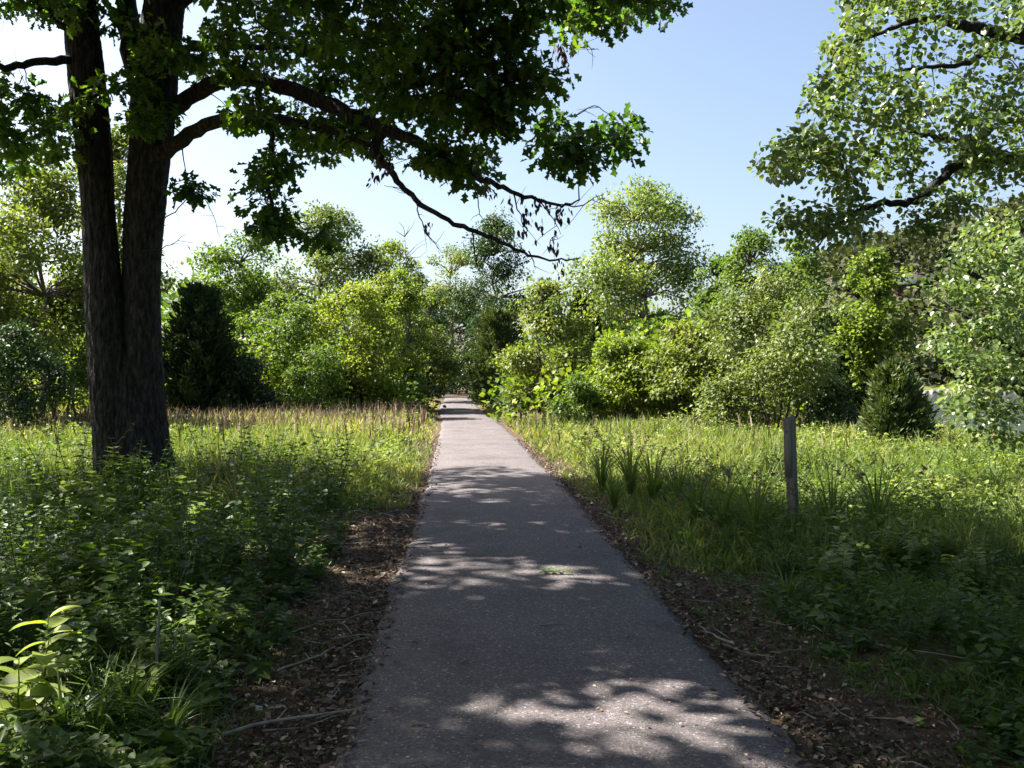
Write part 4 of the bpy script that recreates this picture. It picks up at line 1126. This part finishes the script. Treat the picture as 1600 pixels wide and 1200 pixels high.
for i, (px, py, s) in enumerate([(1055, 842, .6), (1080, 850, .75), (1010, 880, .4), (1040, 905, .35), (1290, 925, .8), (1230, 950, .95), (1095, 965, .35), (640, 740, .5), (660, 730, .4)]):
    x, y = gnd(px, py)
    put(arch, x, y, rng.uniform(0, 6), s, ('small pale grass tuft at the litter between oak and path, ' + ('farther one' if py < 735 else 'nearer one')) if px < 700 else ORD[i] + ' small pale grass tuft counting down the paved edge below the post', 'grass', 'small tufts at the path edge')

# big-leaved plants close to the camera, every leaf a part
def leaf_mesh(name, n=7):
    mb = MB(); t = np.linspace(0, 1, n)
    hw = .30 * np.sin(pi * t ** .8) ** .9 + .004; z = .10 * np.sin(t * 2.4) - .16 * t ** 2
    V = np.concatenate([np.column_stack([-hw, t, z + .05 * hw / .3]), np.column_stack([np.zeros(n), t, z - .02]), np.column_stack([hw, t, z + .05 * hw / .3])])
    T = []
    for a in (0, n):
        for i in range(n - 1): T += [(a + i, a + n + i, a + n + i + 1), (a + i, a + n + i + 1, a + i + 1)]
    mb.add(V, T, .6)
    return mb.mesh(name)
LM = leaf_mesh('leaf')
def bigplant(px, py, h, size, n, mat, label, seed, name='leafy_seedling', lean=(0, 0)):
    rng = np.random.default_rng(seed)
    x, y = gnd(px, py); r = empty(name, (x, y, float(gz(x, y))))
    st = MB(); e = np.array([lean[0], lean[1], h])
    p = limb_between((0, 0, -.03), e, rng, 8, 0, .04); tube(st, p, np.linspace(.006, .002, 8), 6); st.build('stem', M['tuft'], r, True)
    me = LM.copy(); me.materials.append(M[mat])
    for k in range(n):
        f = .3 + .7 * (k + .6) / n; c = p[0] + (p[-1] - p[0]) * f
        o = bpy.data.objects.new('leaf', me); COL.objects.link(o); o.parent = r
        a = k * 2.4 + rng.uniform(-.4, .4)
        o.location = c; o.rotation_euler = (rng.uniform(-.45, .45), rng.uniform(-.35, .35), a); s = size * rng.uniform(.7, 1.15) * (1.15 - .4 * f); o.scale = (s * rng.uniform(.8, 1.1), s, s)
    tag(r, label, 'plant')
M['lime_leaf'] = leafmat('lime_leaf', [(0, (.13, .19, .03)), (1, (.26, .30, .06))], .4)
bigplant(60, 1130, .42, .20, 11, 'lime_leaf', 'pale lime seedling with large oblong leaves in the near corner', 1, lean=(.05, 0))
bigplant(30, 1185, .34, .22, 10, 'bright_leaf', 'broad-leaved green plant below the pale lime seedling', 2)
bigplant(130, 1100, .30, .15, 9, 'weed', 'dark broad-leaved plant behind the pale lime seedling', 3)
bigplant(1312, 905, .55, .11, 14, 'lime_leaf', 'vivid lime-leaved sprig in the shade just past the post', 4)
bigplant(1290, 1010, .35, .13, 12, 'weed', 'dull green broad-leaved plant low in the shade below the post', 5)
bigplant(370, 1010, .22, .11, 10, 'bright_leaf', 'small bright seedling alone on the bare leaf litter', 6)
bigplant(285, 1075, .30, .13, 10, 'weed', 'small leafy plant beside the dry stalk', 7)
bigplant(1370, 960, .38, .12, 12, 'weed', 'drooping green plant farthest into the shaded bank', 8)

def stalk():
    x, y = gnd(246, 1105); mb = MB(); r = np.random.default_rng(4)
    p = limb_between((0, 0, -.02), (.01, 0, .50), r, 7, 0, .02)
    tube(mb, p, np.linspace(.008, .006, 7), 7); o = mb.build('dry_stalk', M['pale_bark'], smooth=True); o.location = (x, y, float(gz(x, y)))
    tag(o, 'upright pale dry stalk broken off among the corner weeds', 'stalk')
stalk()

# bits lying on and beside the paving
def stick(px, py, L, a, label, z=.05, rad=.007):
    x, y = gnd(px, py); r = np.random.default_rng(int(px)); mb = MB()
    p = limb_between((-L / 2, 0, 0), (L / 2, 0, 0), r, 7, 0, .05); p[:, 2] = np.abs(p[:, 2]) * .4
    tube(mb, p, np.linspace(rad, rad * .5, 7), 6); tube(mb, [p[3], p[3] + (.10 * L, .14 * L, .01)], [rad * .6, rad * .3], 5)
    o = mb.build('fallen_stick', M['pale_bark'], smooth=True); o.location = (x, y, z); o.rotation_euler.z = a
    tag(o, label, 'stick')
stick(1118, 998, .42, 1.9, 'pale curved stick lying against the edge of the path', .03)
stick(862, 988, .16, .25, 'short twig lying on the shaded paving', .052, .005)
stick(480, 1045, .5, 1.1, 'thin forked stick on the leaf litter beside the path', .06, .006)
stick(440, 1150, .7, .5, 'long grey stick in the shaded litter near the bottom', .06, .009)
def sprig():
    x, y = gnd(862, 905); r = empty('fallen_sprig', (x, y, .052)); rg = np.random.default_rng(6); mb = MB()
    tube(mb, [(-.1, 0, .004), (0, .01, .012), (.1, 0, .004)], [.003, .0025, .0015], 5); mb.build('stem', M['tuft'], r, True)
    me = LM.copy(); me.materials.append(M['green_leaf'])
    for k in range(7):
        o = bpy.data.objects.new('leaf', me); COL.objects.link(o); o.parent = r
        o.location = (-.09 + .03 * k, 0, .012); o.rotation_euler = (rg.uniform(0, .4), rg.uniform(-.4, .4), (1 if k % 2 else -1) * 1.0 - .9); o.scale = (.07, .08, .08)
    tag(r, 'small green leafy sprig fallen on the paving', 'sprig')
sprig()
